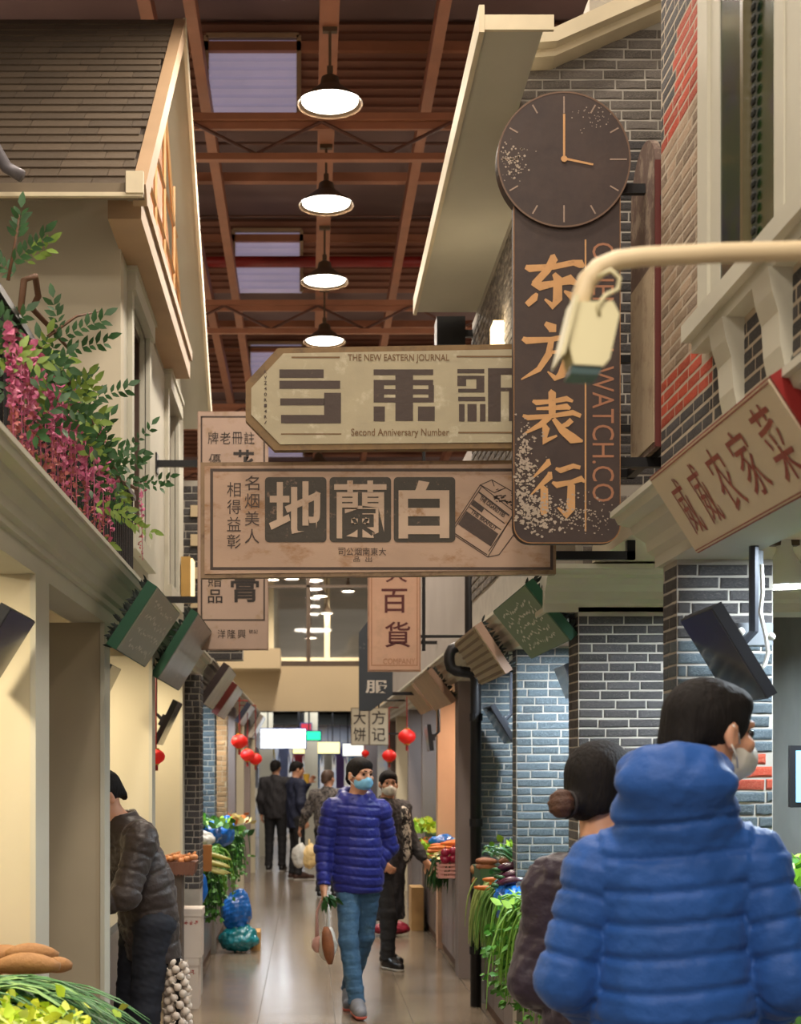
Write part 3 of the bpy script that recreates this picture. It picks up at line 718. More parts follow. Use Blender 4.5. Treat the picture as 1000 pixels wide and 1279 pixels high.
# brick pillar at the end of the white stalls and the partitions beyond
def pier(name, x0, x1, y0, y1, z0, z1, bm, facing=True, side=None, m0=MORTAR, seed=3, bl=.12, zb=None, joined=False, ch=.039):
    core = MB().box(x0, x1, y0, y1, z0, z1); o = struct(name, core, m0)
    if bm:
        if facing: brick_face(o, (x0, y0, 0), 0, x1-x0, zb or z0, z1, bm, seed=seed, bl=bl, joined=joined, jm=bm, ch=ch)
        if side == 'l': brick_face(o, (x0, y1, 0), -pi/2, y1-y0, zb or z0, z1, bm, seed=seed+9, dep=.002, bl=bl, joined=joined, jm=bm, ch=ch)
        if side == 'r': brick_face(o, (x1, y0, 0), pi/2, y1-y0, zb or z0, z1, bm, seed=seed+9, bl=bl, joined=joined, jm=bm, ch=ch)
    return o
pier('wall_left_pier', -.90, -.748, 9.95, 10.2, 0, 2.24, BR_DARK, side='r', zb=.75, ch=.045, bl=.09)
pier('wall_left_bay', -1.3, -.80, 12.3, 12.5, 0, 2.24, BR_COOL_LIT, side='r', zb=.9, seed=8, ch=.05)
pier('wall_left_bay', -1.3, -.80, 14.1, 14.3, 0, 2.24, BR_TAN, side='r', zb=.9, seed=12, ch=.05)
m = MB(); m.box(-1.3, -.80, 15.7, 16.0, 0, 2.24); struct('wall_left_column', m, GREYP)
for y, c in ((17.8, STALLW), (19.8, GREYP), (21.6, STALLW)):
    m = MB(); m.box(-2.4, -.80, y, y+.15, 0, 2.24); struct('wall_left_partition', m, c)
m = MB(); m.box(-2.5, -2.4, 11, 22.2, 0, 2.5); struct('wall_left_back', m, GREYW)
m = MB().prism(prof, lambda u, v, t: (-.84+u, t, v), 11.02, 22.0); m.box(-2.5, -.98, 11, 22.2, 2.44, 2.5); struct('cornice_left_far', m, CREAM)
wl = struct('wall_left_brick', MB().box(-2.2, -.52, 11.4, 11.55, 2.44, 3.86), MORTAR)
brick_face(wl, (-1.35, 11.4, 0), 0, .83, 2.44, 3.86, BR_DARK, ch=.06, bl=.2, seed=31)
for z in (2.62, 2.85, 3.08, 3.34, 3.57):
    MB().box(-.93, -.86, 11.37, 11.4, z, z+.09).build('pale_block', BEIGE, wl)

# ------------------------------------------------------------------ right buildings
def redpatch(u, z):        # wall A face runs from Y=4.7 towards the viewer
    Y = 4.7-u; d = z-(Y-4.4)*-.15
    if 3.60 < z < 3.92 and u > (z-3.60)*.9: return BR_RED
    if 2.70 < z < 2.86 and u < .75: return BR_RED
    if 2.86 < z < 3.60: return BR_TAN
    return BR_DARK
wa = struct('wall_right_near', MB().box(1.15, 1.45, .6, 4.70, 2.42, 5.2), MORTAR_T)
brick_face(wa, (1.15, 4.70, 0), -pi/2, .60, 2.42, 4.35, redpatch, seed=5, hole=lambda u, z: u > .535 and z > 2.78, dep=.0012, gap=.0075)
wb_ = struct('wall_right_under_window', MB().box(1.151, 1.44, 2.8, 4.1, 2.43, 2.8), MORTAR_T)
brick_face(wb_, (1.15, 4.10, 0), -pi/2, 1.2, 2.42, 2.80, lambda u, z: BR_DARK, seed=6, dep=.0012, gap=.0075)
# bricks above and beyond the window, joined
# window casing on wall A
f = MB()
for a, b in ((4.07, 4.17), (3.26, 3.40)): f.box(1.125, 1.15, a, b, 2.86, 4.8)
f.box(1.125, 1.15, 3.26, 4.17, 4.8, 5.0); f.box(1.135, 1.15, 3.98, 4.07, 2.86, 4.8); f.box(1.12, 1.15, 3.40, 3.47, 2.86, 4.8)
wn = struct('window_2', f, CREAM)
MB().box(1.138, 1.146, 3.47, 3.98, 2.86, 4.8).build('window_pane', mat('green_window_glass', (36, 56, 26), .18, var=.3, scale=3, spec=.7, col2=(28, 38, 52), lo=.5, hi=.6), wn)
s = MB(); s.box(1.115, 1.15, 3.70, 3.725, 2.86, 4.8); s.build('window_mullion', mat('olive_frame', (92, 84, 56), .35), wn)
lace = MB()
for i in range(60):
    z = 2.9+i*.03; lace.ball((1.13, 3.66, z), (.006, .018, .012), 6, 4)
lace.build('curtain_edging', mat('dark_lace', (30, 32, 28), .8), wn)
f = MB(); f.box(1.075, 1.15, 3.0, 4.16, 2.82, 2.87); f.box(1.10, 1.15, 3.02, 4.14, 2.785, 2.82); si = f.build('window_sill', CREAM, wn)
for y in (3.80, 3.42, 3.04):
    c = MB().prism([(1.15, 2.55), (1.13, 2.55), (1.12, 2.60), (1.115, 2.68), (1.10, 2.73), (1.09, 2.786), (1.15, 2.786)], lambda u, v, t: (u, t, v), y, y+.13); c.build('corbel', CREAM, wn)
cprof = [(0, 2.24), (-.02, 2.24), (-.02, 2.275), (-.045, 2.29), (-.05, 2.32), (-.09, 2.345), (-.10, 2.37), (-.14, 2.38), (-.15, 2.40), (-.165, 2.402), (-.165, 2.42), (.2, 2.42), (.2, 2.24)]
m = MB().prism(cprof, lambda u, v, t: (1.14+u, t, v), .6, 4.66); struct('cornice_right_near', m, CREAM)
# pillar A
def pa(u, z):
    if 1.54 < z < 1.65 and u > .19: return BR_RED
    return BR_DARK if z > 2.0 or z < 1.4 else BR_COOL_LIT
pier('wall_right_pillar', 1.14, 1.437, 4.46, 4.63, 0, 2.24, pa, side='l', zb=.9, seed=41, bl=.13)
pier('wall_right_pillar', 1.12, 1.48, 5.98, 6.2, 0, 2.26, BR_DARK, side='l', zb=.9, seed=52, bl=.14)
pier('wall_right_bay', 1.14, 1.80, 7.9, 8.05, 0, 2.26, BR_COOL_LIT, side='l', zb=.9, seed=61, bl=.16, ch=.045, m0=MORTAR)
pier('wall_right_bay', 1.14, 1.60, 9.75, 9.9, 0, 2.26, BR_COOL_LIT, side='l', zb=.9, seed=71, bl=.17, ch=.045)
m = MB(); m.box(1.13, 1.22, 10.85, 11.1, 0, 2.25); struct('wall_right_column', m, GREYP)
WARM_LIT = mat('warm_lit_panel', (208, 168, 138), .7, var=.05)  # warm light falling on this partition is put into its colour
for y, c in ((12.6, WARM_LIT), (14.3, GREYP), (16.3, GREYP), (18.5, STALLW), (20.5, GREYP)):
    m = MB(); m.box(1.13, 2.6, y, y+.15, 0, 2.25); struct('wall_right_partition', m, c)
m = MB(); m.box(2.6, 2.7, .6, 22.2, 0, 2.5); struct('wall_right_back', m, mat('grey_green_wall', (112, 116, 112), .7, var=.2, scale=3))
m = MB(); m.box(1.3, 2.6, .6, 4.7, 2.43, 2.5); m.box(1.16, 2.6, 4.7, 22.2, 2.43, 2.5); struct('ceiling_right_stalls', m, CREAM_D)
m = MB().prism(cprof, lambda u, v, t: (1.14+u, t, v), 6.2, 22.0)
for i in range(30): m.box(1.06, 1.10, 9.0+i*.14, 9.06+i*.14, 2.26, 2.31)
struct('cornice_right', m, CREAM)
m = MB().prism([(-u, v) for u, v in cprof], lambda u, v, t: (t, 6.0-u, v), .975, 2.2)
struct('cornice_right_return', m, CREAM)
# house 2 upper: front wall with bricks, side wall, eave
wf = struct('wall_right_front', MB().box(.862, 2.2, 5.9, 6.05, 2.75, 4.62).box(1.12, 2.2, 5.9, 6.05, 2.42, 2.75).box(1.15, 2.2, 5.9, 6.05, 4.62, 4.75), MORTAR)
brick_face(wf, (.862, 5.9, 0), 0, .60, 2.75, 4.62, lambda u, z: BR_GREY if z > 4.15 else BR_DARK, seed=81, ch=.0415, bl=.155)
wf2 = struct('wall_right_front_base', MB().box(1.121, 2.19, 5.905, 6.04, 2.42, 2.76), MORTAR)
brick_face(wf2, (1.12, 5.9, 0), 0, .36, 2.42, 2.75, BR_GREY, seed=82, ch=.0415, bl=.155)
ws2 = struct('wall_right_side', MB().box(1.0, 1.12, 6.05, 8.8, 2.42, 4.3), MORTAR)
brick_face(ws2, (1.0, 8.8, 0), -pi/2, 2.7, 2.6, 4.3, BR_GREY, seed=83, ch=.05, bl=.2, joined=True, jm=BR_GREY)
m = MB(); m.box(.643, 2.2, 6.05, 8.57, 4.30, 4.34); m.box(.643, .862, 5.3, 6.05, 4.30, 4.34)
rf = struct('roof_right', m, CREAM)
m = MB().prism([(.64, 4.34), (2.2, 4.34), (2.2, 4.90)], lambda u, v, t: (u, t, v), 6.06, 8.57); m.build('roof_slope', SH, rf)
m = MB(); m.box(.625, .645, 5.28, 8.6, 4.29, 4.39); m.box(.646, .90, 5.282, 5.299, 4.30, 4.355)
rk = [(.86, 4.44), (.99, 4.45), (1.47, 4.66), (2.2, 4.95), (2.2, 5.05), (1.47, 4.76), (.98, 4.535), (.80, 4.53), (.80, 4.47)]
m.prism(rk, lambda u, v, t: (u, t, v), 5.78, 5.92); m.prism([(u, v+.03) for u, v in rk[:4]]+[(u, v+.0) for u, v in rk[4:]], lambda u, v, t: (u, t, v), 5.72, 5.79)
m.build('eave_moulding', mat('pale_trim', (214, 200, 170), .6), rf)
m = MB(); m.box(1.16, 1.3, 8.8, 22, 2.42, 3.9); struct('wall_right_upper_far', m, GREYW)

# ------------------------------------------------------------------ end of the aisle: beam, glazed gallery, shops
m = MB(); m.box(-2.6, 2.7, 22.2, 22.5, 2.45, 3.14); m.box(-1.4, -.42, 21.5, 22.2, 3.06, 3.36); struct('wall_end_beam', m, BEIGE)
m = MB(); m.box(-7, -2.6, 22.2, 22.5, 0, 5); m.box(2.7, 7, 22.2, 22.5, 0, 5); struct('wall_end', m, GREYW)
m = MB()
for x in (-2.6, -1.3, 0, 1.3, 2.6): m.box(x-.03, x+.03, 22.25, 22.35, 3.14, 4.9)
m.box(-2.6, 2.6, 22.22, 22.38, 3.14, 3.22); m.box(-2.6, 2.6, 22.25, 22.35, 4.86, 4.95); m.box(-2.6, 2.6, 22.25, 22.35, 4.36, 4.40)
wg = struct('window_3', m, mat('bronze_frame', (84, 70, 58), .4, metal=.5))
pane = MB(); pane.box(-2.6, 2.6, 22.29, 22.30, 3.2, 4.9); pane.build('window_pane', mat('clear_glass', (235, 240, 238), .02, var=0, trans=1.0, spec=.5), wg)
m = MB(); m.box(-4, 4, 30, 30.1, 2.5, 6); struct('wall_gallery_back', m, mat('gallery_grey', (150, 144, 136), .8, var=.15, scale=1, stretch=(.3, 1, 4)))
gs = MB()
for i in range(26): gs.box(-4, 4, 22.7+i*.28, 22.8+i*.28, 5.55, 5.62)
gs.build_each('ceiling_gallery_slat', mat('gallery_slat', (120, 114, 112), .7), kind='structure')
m = MB(); m.box(-4, 4, 22.5, 30, 2.6, 2.75); struct('floor_gallery', m, mat('gallery_floor', (90, 84, 78), .6))
gr = MB(); gr.box(-4, 4, 26, 26.04, 3.5, 3.56); gr.box(-4, 4, 26, 26.04, 2.75, 2.8)
for x in (-2, -.7, .35, 1.2, 2.2): gr.box(x-.05, x+.05, 27, 27.1, 2.75, 5.5)
gq = empty('gallery_railing', (0, 26, 2.75), 'pale railing and posts seen behind the gallery window at the end', 'railing'); rel(gq, gr, gq.location); gr.build_each('railing_bar', BEIGE, gq)
m = MB(); m.box(-4, 4, 32.6, 32.7, 0, 2.6); struct('wall_end_shops', m, mat('far_shop', (150, 158, 172), .6, var=.3, scale=1.2, col2=(190, 176, 150), lo=.4, hi=.6))
for x, c in ((-1.35, GREYP), (-.75, STALLW), (.05, STALLW), (1.1, GREYP)):
    m = MB(); m.box(x-.12, x+.12, 25.5, 25.7, 0, 2.6); struct('wall_far_pillar', m, c)
# ------------------------------------------------------------------ pendant lamps (the lamp's own light sits in its builder)
SHADE = mat('dull_bronze_shade', (92, 74, 56), .5, metal=.3, var=.08)
GLOW = mat('lamp_diffuser', (255, 246, 228), .5, var=0, emit=14, ecol=(1, .92, .78, 1))
def pendant(label, x, y, z, r=.225, energy=60, top=6.6, col=WARM, group='pendant lamps over the aisle', glow=GLOW, sh=SHADE):
    o = empty('pendant_lamp', (x, y, z), label, 'lamp', group)
    s = MB().lathe((0, 0, 0), [(r, 0), (r*.96, .015), (r*.78, .045), (r*.5, .095), (r*.30, .13), (r*.26, .18), (r*.12, .20), (r*.02, .21)], 28)
    s.lathe((0, 0, 0), [(r*.98, 0), (r*.93, .008), (r*.76, .037), (r*.4, .085)], 28)
    s.build('lamp_shade', sh, o, True)
    MB().lathe((0, 0, 0), [(r*.90, .022), (r*.5, .018), (0.001, .016)], 28).build('diffuser', glow, o)
    MB().tube([(0, 0, .20), (0, 0, top-z+.01)], .010, 6).build('stem', SHADE, o)
    cl = MB(); cl.box(-.05, .05, -.02, .02, top-z-.03, top-z+.02); cl.box(-.02, .02, -.03, .03, .20, .25); cl.build_each('bracket', SHADE, o)
    if energy: light('AREA', (0, 0, .008), energy, col, r*1.7, name='lamp_light', parent=o)
    return o
for i, (x, y, z) in enumerate(((.146, 9.76, 6.08), (.143, 11.6, 6.11), (.150, 13.35, 6.08), (.168, 15.1, 6.04))):
    pendant(('nearest and largest pendant lamp under the orange ceiling beam', 'second pendant lamp from the top, just below the first truss', 'third pendant lamp along the orange ceiling beam',
             'smallest and lowest pendant lamp, just above the journal signboard')[i], x, y, z, energy=70)
for y in (7.9, 6.0, 4.0, 1.9):
    pendant('pendant lamp over the near end of the aisle, above the picture', .146, y, 6.1, energy=75, group='pendant lamps above the frame')
for y in (17.0, 19.2, 21.4):
    pendant('far pendant lamp on the ceiling beam, hidden behind the signboards', .15, y, 6.05, energy=60, group='far pendant lamps')
# stall lamps
def stall(x, y, z, e, col, label, top=2.44, r=.10):
    return pendant(label, x, y, z, r, e, top, col, 'small lamps inside the stalls', sh=WHITE,
                   glow=mat('cool_diffuser', (240, 246, 255), .5, var=0, emit=10, ecol=(.85, .93, 1, 1)) if col == COOL else GLOW)
for (x, y, e, col, L) in ((-1.35, 3.9, 27, YEL, 'warm lamp inside the nearest left stall'), (-1.4, 7.2, 27, YEL, 'warm lamp in the left stall of the man in the brown jacket'),
                         (-1.25, 9.2, 20, YEL, 'warm lamp in the left stall before the brick pier'), (-1.05, 11.6, 36, COOL, 'cool lamp lighting the first blue grey brick bay on the left'),
                         (-1.1, 13.5, 26, YEL, 'lamp over the leafy left counter'), (-1.1, 15.1, 24, COOL, 'lamp over the far left counter'),
                         (-1.2, 18.8, 12, WARM, 'lamp in the far left stall'),
                         (1.60, 4.0, 36, COOL, 'cool lamp over the counter beside the nearest right pillar'), (1.75, 5.3, 36, COOL, 'cool lamp in the stall between the two right pillars'), (1.50, 7.3, 50, COOL, 'cool lamp over the eggplant counter'),
                         (1.38, 9.1, 40, COOL, 'cool lamp over the carrot counter'), (1.6, 11.9, 26, (1, .72, .52), 'warm lamp over the red onion counter'),
                         (1.6, 13.5, 20, COOL, 'lamp in the right stall past the peach panel'), (1.6, 15.4, 20, COOL, 'lamp in the far right stall before the last grey panels'), (1.6, 17.4, 10, WARM, 'lamp in the last right stall')):
    stall(x, y, 2.26, e, col, L)
pendant('white lamp disc seen under the cornice at the right edge', 1.95, 5.1, 2.27, .12, 12, 2.43, COOL, None, sh=WHITE, glow=MATS['cool_diffuser'])
for (x, y, z) in ((.21, 24.99, 4.54), (.72, 26.11, 4.76), (.345, 26.95, 4.45), (.05, 28.07, 4.09), (-.6, 23.87, 4.68), (-.27, 23.59, 4.66)):
    pendant('bright lamp behind the gallery window at the end of the aisle', x, y, z, .13, 110, 5.55, WARM, 'lamps behind the gallery window')

# ------------------------------------------------------------------ hanging signboards
def worn(n, c, c2, lo, hi, scale=5, stretch=(1, 1, 1), rough=.6, var=.1): return mat(n, c, rough, var=var, scale=scale, col2=c2, lo=lo, hi=hi, stretch=stretch, bump=.15)
INK = worn('brown_ink', (66, 50, 42), (98, 80, 66), .62, .7, 14)
INK2 = worn('olive_black_ink', (58, 50, 40), (120, 96, 78), .60, .66, 16)
class Board:
    """print on a board facing the aisle at distance Y, given in photograph pixels measured on it"""
    def __init__(s, parent, P, Y, off): s.o = parent; s.P = P; s.Y = Y; s.off = off
    def pt(s, px, py, d=0):
        x, _, z = W(px, py, s.Y); return (x-s.P[0], -s.off-d, z-s.P[2])
    def rects(s, rs, name, m, d=.001):
        b = MB()
        for r in rs: b.add([s.pt(r[0], r[3], d), s.pt(r[1], r[3], d), s.pt(r[1], r[2], d), s.pt(r[0], r[2], d)], [(0, 1, 2, 3)])
        return b.build_each(name, m, s.o) if name in ('rule_line', 'frame_line') else b.build(name, m, s.o)
    def text(s, items, name, m, d=.002):
        b = MB()
        for it in items:
            body, x0, x1, y0, y1 = it[:5]; bold = it[5] if len(it) > 5 else 0; rot = it[6] if len(it) > 6 else 0
            if rot == 90: O = s.pt(x0, y0, d); U = Vector(s.pt(x0, y1, d))-Vector(O); V = Vector(s.pt(x1, y0, d))-Vector(O)
            else: O = s.pt(x0, y1, d); U = Vector(s.pt(x1, y1, d))-Vector(O); V = Vector(s.pt(x0, y0, d))-Vector(O)
            text_into(b, body, O, U, V, bold)
        return b.build_each('character' if all(len(i[0]) == 1 for i in items) else name, m, s.o)
    def poly(s, pts, b, a, e): b.prism(pts, lambda u, v, t: (s.pt(u, v)[0], t, s.pt(u, v)[2]), a, e)
def board(name, label, pts, Y, th, face, edge, inset=0, group=None, rim=None):
    cx = sum(p[0] for p in pts)/len(pts); cy = sum(p[1] for p in pts)/len(pts); P = W(cx, cy, Y)
    o = empty(name, P, label, 'sign', group); B = Board(o, P, Y, th/2)
    b = MB(); B.poly(pts, b, -th/2, th/2); b.build('board', edge, o)
    if inset:
        q = [(cx+(x-cx)*(1-inset/abs(x-cx)) if abs(x-cx) > inset else x, cy+(y-cy)*(1-inset/abs(y-cy)) if abs(y-cy) > inset else y) for x, y in pts]
        b = MB(); B.poly(q, b, -th/2-.004, -th/2); b.build('face_panel', face, o); B.off = th/2+.004
    return o, B
def frame_lines(x0, x1, y0, y1, t): return [(x0, x1, y0, y0+t), (x0, x1, y1-t, y1), (x0, x0+t, y0+t, y1-t), (x1-t, x1, y0+t, y1-t)]
def arm(name, a, b, r, label, parent=None, m=None):
    mb = MB(); a = Vector(a); b = Vector(b); mb.tube([a, b], r, 4); o = mb.build(name, m or DARK, parent); return o

# journal signboard
o, B = board('hanging_signboard', 'long pale clipped-corner signboard with square dark characters and English journal title', [(307, 480), (347, 437), (700, 431), (700, 561), (343, 564), (307, 527)], 5.2, .045,
             worn('pale_sign_paint', (170, 158, 130), (196, 186, 160), .56, .68, 7), worn('mustard_edge', (124, 96, 58), (96, 74, 48), .5, .7, 9), inset=7)
for grp_ in ([(349, 404, 464, 474.5), (349, 424.5, 478, 488), (350, 405, 500, 508.6), (404.5, 425.5, 493, 531), (351, 404.5, 520.5, 531)],
         [(493, 515, 464, 528), (466, 493, 464, 471), (515, 540, 464, 471), (466, 493, 477, 483.6), (466, 479, 483.6, 505), (479, 493, 488.5, 495), (479, 493, 499, 505),
         (515, 540, 477, 483.6), (534, 541, 483.6, 505), (515, 534, 488.5, 495), (515, 534, 499, 505), (466, 480, 510, 528.5), (521, 542, 510, 528)],
         [(570, 603.5, 463.6, 468.7), (570, 603.5, 471.8, 476), (570, 581, 476, 484.5), (593.5, 603.5, 476, 488), (571, 603.5, 488, 492.6), (571, 604.6, 498, 503.4),
         (572, 579, 507, 528.6), (582.5, 594, 507, 528.6), (598, 605, 507, 528.6), (608, 624, 462.4, 528.6), (624, 652, 462.4, 470.5), (624, 652, 486.7, 491), (634, 650, 491, 528)]): B.rects(grp_, 'large_character', INK)
GOLDINK = worn('ochre_ink', (112, 82, 48), (150, 130, 100), .6, .7, 20)
B.rects([(364, 424, 448, 450), (569, 645, 447, 449), (351, 426, 543.5, 545), (571, 645, 541.5, 543.5)], 'rule_line', GOLDINK)
B.text([('THE NEW EASTERN JOURNAL', 434, 560, 445, 456, .012), ('Second Anniversary Number', 438, 560, 537.5, 549, .010)], 'lettering', GOLDINK)
B.text([(c, 330, 333.5, 465+7*i, 469+7*i, .02) for i, c in enumerate('KVZ40RI4R/')], 'small_lettering', INK)
b = MB(); b.box(.90, 1.2, 5.17, 5.2, 3.05, 3.075); b.box(.90, 1.2, 5.17, 5.2, 2.80, 2.825); b.box(1.18, 1.21, 4.68, 5.2, 2.80, 2.825); b.box(1.18, 1.21, 4.68, 5.2, 3.05, 3.075)
rel(o, b, o.location); b.build_each('bracket_arm', DARK, o)

# tobacco signboard
o, B = board('hanging_signboard', 'wide pinkish wooden signboard with three large characters in dark squares and a cigarette packet', [(251, 579), (693, 576), (693, 718), (251, 723)], 5.28, .04,
             worn('pinkish_sign_paint', (178, 148, 126), (146, 104, 64), .52, .68, 3.5, (1, 1, 2)), worn('brown_sign_edge', (138, 112, 84), (96, 70, 50), .5, .7, 9), inset=5)
B.rects(frame_lines(263, 689, 587, 713, 3.5), 'frame_line', INK)
def rsq(x0, x1, y0, y1, r): 
    p = []
    for cx, cy, a0 in ((x1-r, y0+r, -90), (x1-r, y1-r, 0), (x0+r, y1-r, 90), (x0+r, y0+r, 180)):
        for k in range(5): a = radians(a0+k*22.5); p.append((cx+r*cos(a), cy+r*sin(a)))
    return p
b = MB()
for x0 in (331, 411.3, 491): B.poly(rsq(x0, x0+76.5, 597.6, 678.5, 5), b, -B.off-.002, -B.off)
b.build_each('character_ground', INK2, o)
PINKL = worn('pinkish_letter_paint', (186, 160, 138), (150, 112, 74), .58, .68, 6)
B.text([('地', 336, 403, 603, 673, .02), ('蘭', 417, 482, 602, 674, .012), ('白', 497, 560, 602, 674, .035)], 'large_characters', PINKL, .004)
B.text([(c, 306, 324, 596+22*i, 614+22*i, 0) for i, c in enumerate('名烟美人')]+[(c, 284, 301, 604+21.5*i, 622+21.5*i, 0) for i, c in enumerate('相得益彰')], 'side_lettering', INK)
B.text([(c, 422+10.1*i, 431+10.1*i, 685.5, 695, 0) for i, c in enumerate('司公烟南東大')]+[('品', 441, 449, 696.5, 703, 0), ('出', 456, 464, 696.5, 703, 0)], 'small_lettering', INK)
pk = MB()
def seg2(p, q, t=1.1):
    d = Vector((q[0]-p[0], q[1]-p[1])); n_ = Vector((-d.y, d.x)).normalized()*t/2
    pk.add([B.pt(p[0]+n_.x, p[1]+n_.y, .001), B.pt(q[0]+n_.x, q[1]+n_.y, .001), B.pt(q[0]-n_.x, q[1]-n_.y, .001), B.pt(p[0]-n_.x, p[1]-n_.y, .001)], [(0, 1, 2, 3)])
A_, Bp, C_, D_ = (598.5, 607.5), (560.5, 666), (608, 697), (641, 641)
lp = lambda p, q, t: (p[0]+(q[0]-p[0])*t, p[1]+(q[1]-p[1])*t)
for p, q in ((A_, Bp), (Bp, C_), (C_, D_), (A_, D_), (A_, (613, 601)), ((613, 601), (641, 617)), ((600, 610), (563, 666)), ((563, 665), (607, 694)), ((641, 641), (641, 617)), (C_, (622, 694)), ((622, 694), (641, 668)),
             ((600, 608), (616, 617)), ((616, 617), (630, 611)), ((613, 601), (616, 609)), ((609, 690), (640, 645))): seg2(p, q)
for t0_, t1_, full in ((.10, .13, 1), (.28, .30, 1), (.42, .44, 1), (.52, .80, 1), (.97, .98, 1), (.30, .38, 0)):
    a0, a1 = lp(A_, Bp, t0_), lp(A_, Bp, t1_); d0, d1 = lp(D_, C_, t0_), lp(D_, C_, t1_)
    a0, d0 = lp(a0, d0, .06), lp(a0, d0, .94); a1, d1 = lp(a1, d1, .06), lp(a1, d1, .94)
    if not full: d0, d1 = lp(a0, d0, .35), lp(a1, d1, .35)
    pk.add([B.pt(*a0, .001), B.pt(*d0, .001), B.pt(*d1, .001), B.pt(*a1, .001)], [(3, 2, 1, 0)])
for t_, s_ in ((.18, 'THE CIGARETTES'), (.47, 'THE BRANDY'), (.88, 'VIRGINIA')):
    a0 = lp(lp(A_, Bp, t_+.035), lp(D_, C_, t_+.035), .15); a1 = lp(lp(A_, Bp, t_+.035), lp(D_, C_, t_+.035), .85); u0 = lp(lp(A_, Bp, t_-.045), lp(D_, C_, t_-.045), .15)
    O_ = Vector(B.pt(*a0, .002)); 
    if s_ != 'VIRGINIA': text_into(pk, s_, O_, Vector(B.pt(*a1, .002))-O_, Vector(B.pt(*u0, .002))-O_, .03)
for i in range(26):
    r = random.Random(i); x = r.uniform(612, 638); y = 640-(638-x)*.3+r.uniform(-22, -6); seg2((x, y), (x+r.uniform(2, 5), y+r.uniform(-2, 2)), r.uniform(1, 2.2))
pk.build('cigarette_packet_print', INK, o)
b = MB(); b.box(.90, 1.2, 5.29, 5.32, 2.66, 2.69); b.box(.88, 1.2, 5.29, 5.32, 2.36, 2.39); b.box(1.17, 1.2, 4.70, 5.32, 2.66, 2.69); b.box(1.17, 1.2, 4.66, 5.32, 2.45, 2.48); b.box(1.17, 1.2, 5.29, 5.32, 2.36, 2.48)
rel(o, b, o.location); b.build_each('bracket_arm', DARK, o)

# pharmacy sign behind, on the left
o, B = board('hanging_signboard', 'tall pink signboard partly hidden behind the wide ones, hung from the left wall', [(247, 515), (335, 515), (335, 812), (247, 812)], 9.0, .05,
             worn('dusty_pink_paint', (176, 150, 134), (150, 120, 84), .55, .7, 3), worn('brown_pink_edge', (160, 132, 116), (130, 100, 76), .5, .7, 6), inset=1)
B.rects([(251, 253, 521, 775), (329, 331, 521, 775), (251, 331, 521, 523), (252, 331, 774, 776)], 'frame_line', INK)
B.text([(c, 260+15*i, 273+15*i, 541, 556, 0) for i, c in enumerate('牌老冊註')]+[('優', 261, 276, 568, 586, 0), ('花', 291, 318, 563, 592, .025), ('贈', 260, 277, 716, 734, 0), ('品', 260, 278, 737, 754, .01), ('膏', 288, 324, 712, 753, .015)]
       + [(c, 272+12.5*i, 282+12.5*i, 787, 798, 0) for i, c in enumerate('洋隆興')]+[('號', 311, 316, 787, 792, 0), ('記', 317, 322, 787, 792, 0)], 'lettering', mat('black_ink', (40, 30, 26), .6))
b = MB(); b.box(-.95, -.66, 8.99, 9.02, 3.47, 3.51); b.box(-.95, -.66, 8.99, 9.02, 2.62, 2.66); b.box(-.955, -.94, 8.95, 9.06, 3.43, 3.55); rel(o, b, o.location); b.build_each('bracket_arm', DARK, o)
# department store sign
o, B = board('hanging_signboard', 'peach signboard with dark red brush characters hung from the right', [(459, 640), (525, 640), (525, 839), (459, 839)], 10.0, .05,
             worn('peach_sign_paint', (200, 158, 132), (184, 150, 124), .5, .7, 4), worn('peach_edge', (170, 130, 106), (140, 100, 76), .5, .7, 6), inset=2)
MAROON = mat('maroon_ink', (84, 28, 26), .6)
B.rects(frame_lines(463, 521, 644, 832, 1.2), 'frame_line', mat('tan_ink', (166, 116, 84), .6))
B.text([('大', 481, 508, 708, 728, .01), ('百', 476, 508, 736, 766, .01), ('貨', 480, 512, 777, 809, .008)], 'lettering', MAROON); B.text([('COMPANY', 478, 518, 823, 830, 0)], 'faint_lettering', MATS['tan_ink'])
b = MB(); b.tube([(.80, 10.0, 3.9), (.80, 10.0, 2.4)], .012, 6); b.box(.76, 1.18, 9.99, 10.01, 2.49, 2.51); b.box(.76, 1.18, 9.99, 10.01, 3.6, 3.62); rel(o, b, o.location); b.build_each('bracket_arm', DARK, o)
# dark clothing sign
o, B = board('hanging_signboard', 'dark blue grey signboard with one pale square character, lower corner cut', [(448, 790), (460, 775), (490, 775), (490, 868), (463, 888), (448, 888)], 13.0, .06, mat('slate_sign', (52, 58, 66), .6, col2=(150, 150, 146), lo=.62, hi=.68, scale=5), mat('slate_sign', (52, 58, 66), .6), inset=1)
B.text([('服', 456, 484, 850, 866, .02)], 'lettering', mat('pale_ink', (206, 198, 188), .6))
b = MB(); b.box(.74, 1.17, 12.99, 13.02, 2.24, 2.27); b.box(.72, 1.17, 12.99, 13.02, 2.7, 2.73); rel(o, b, o.location); b.build_each('bracket_arm', DARK, o)
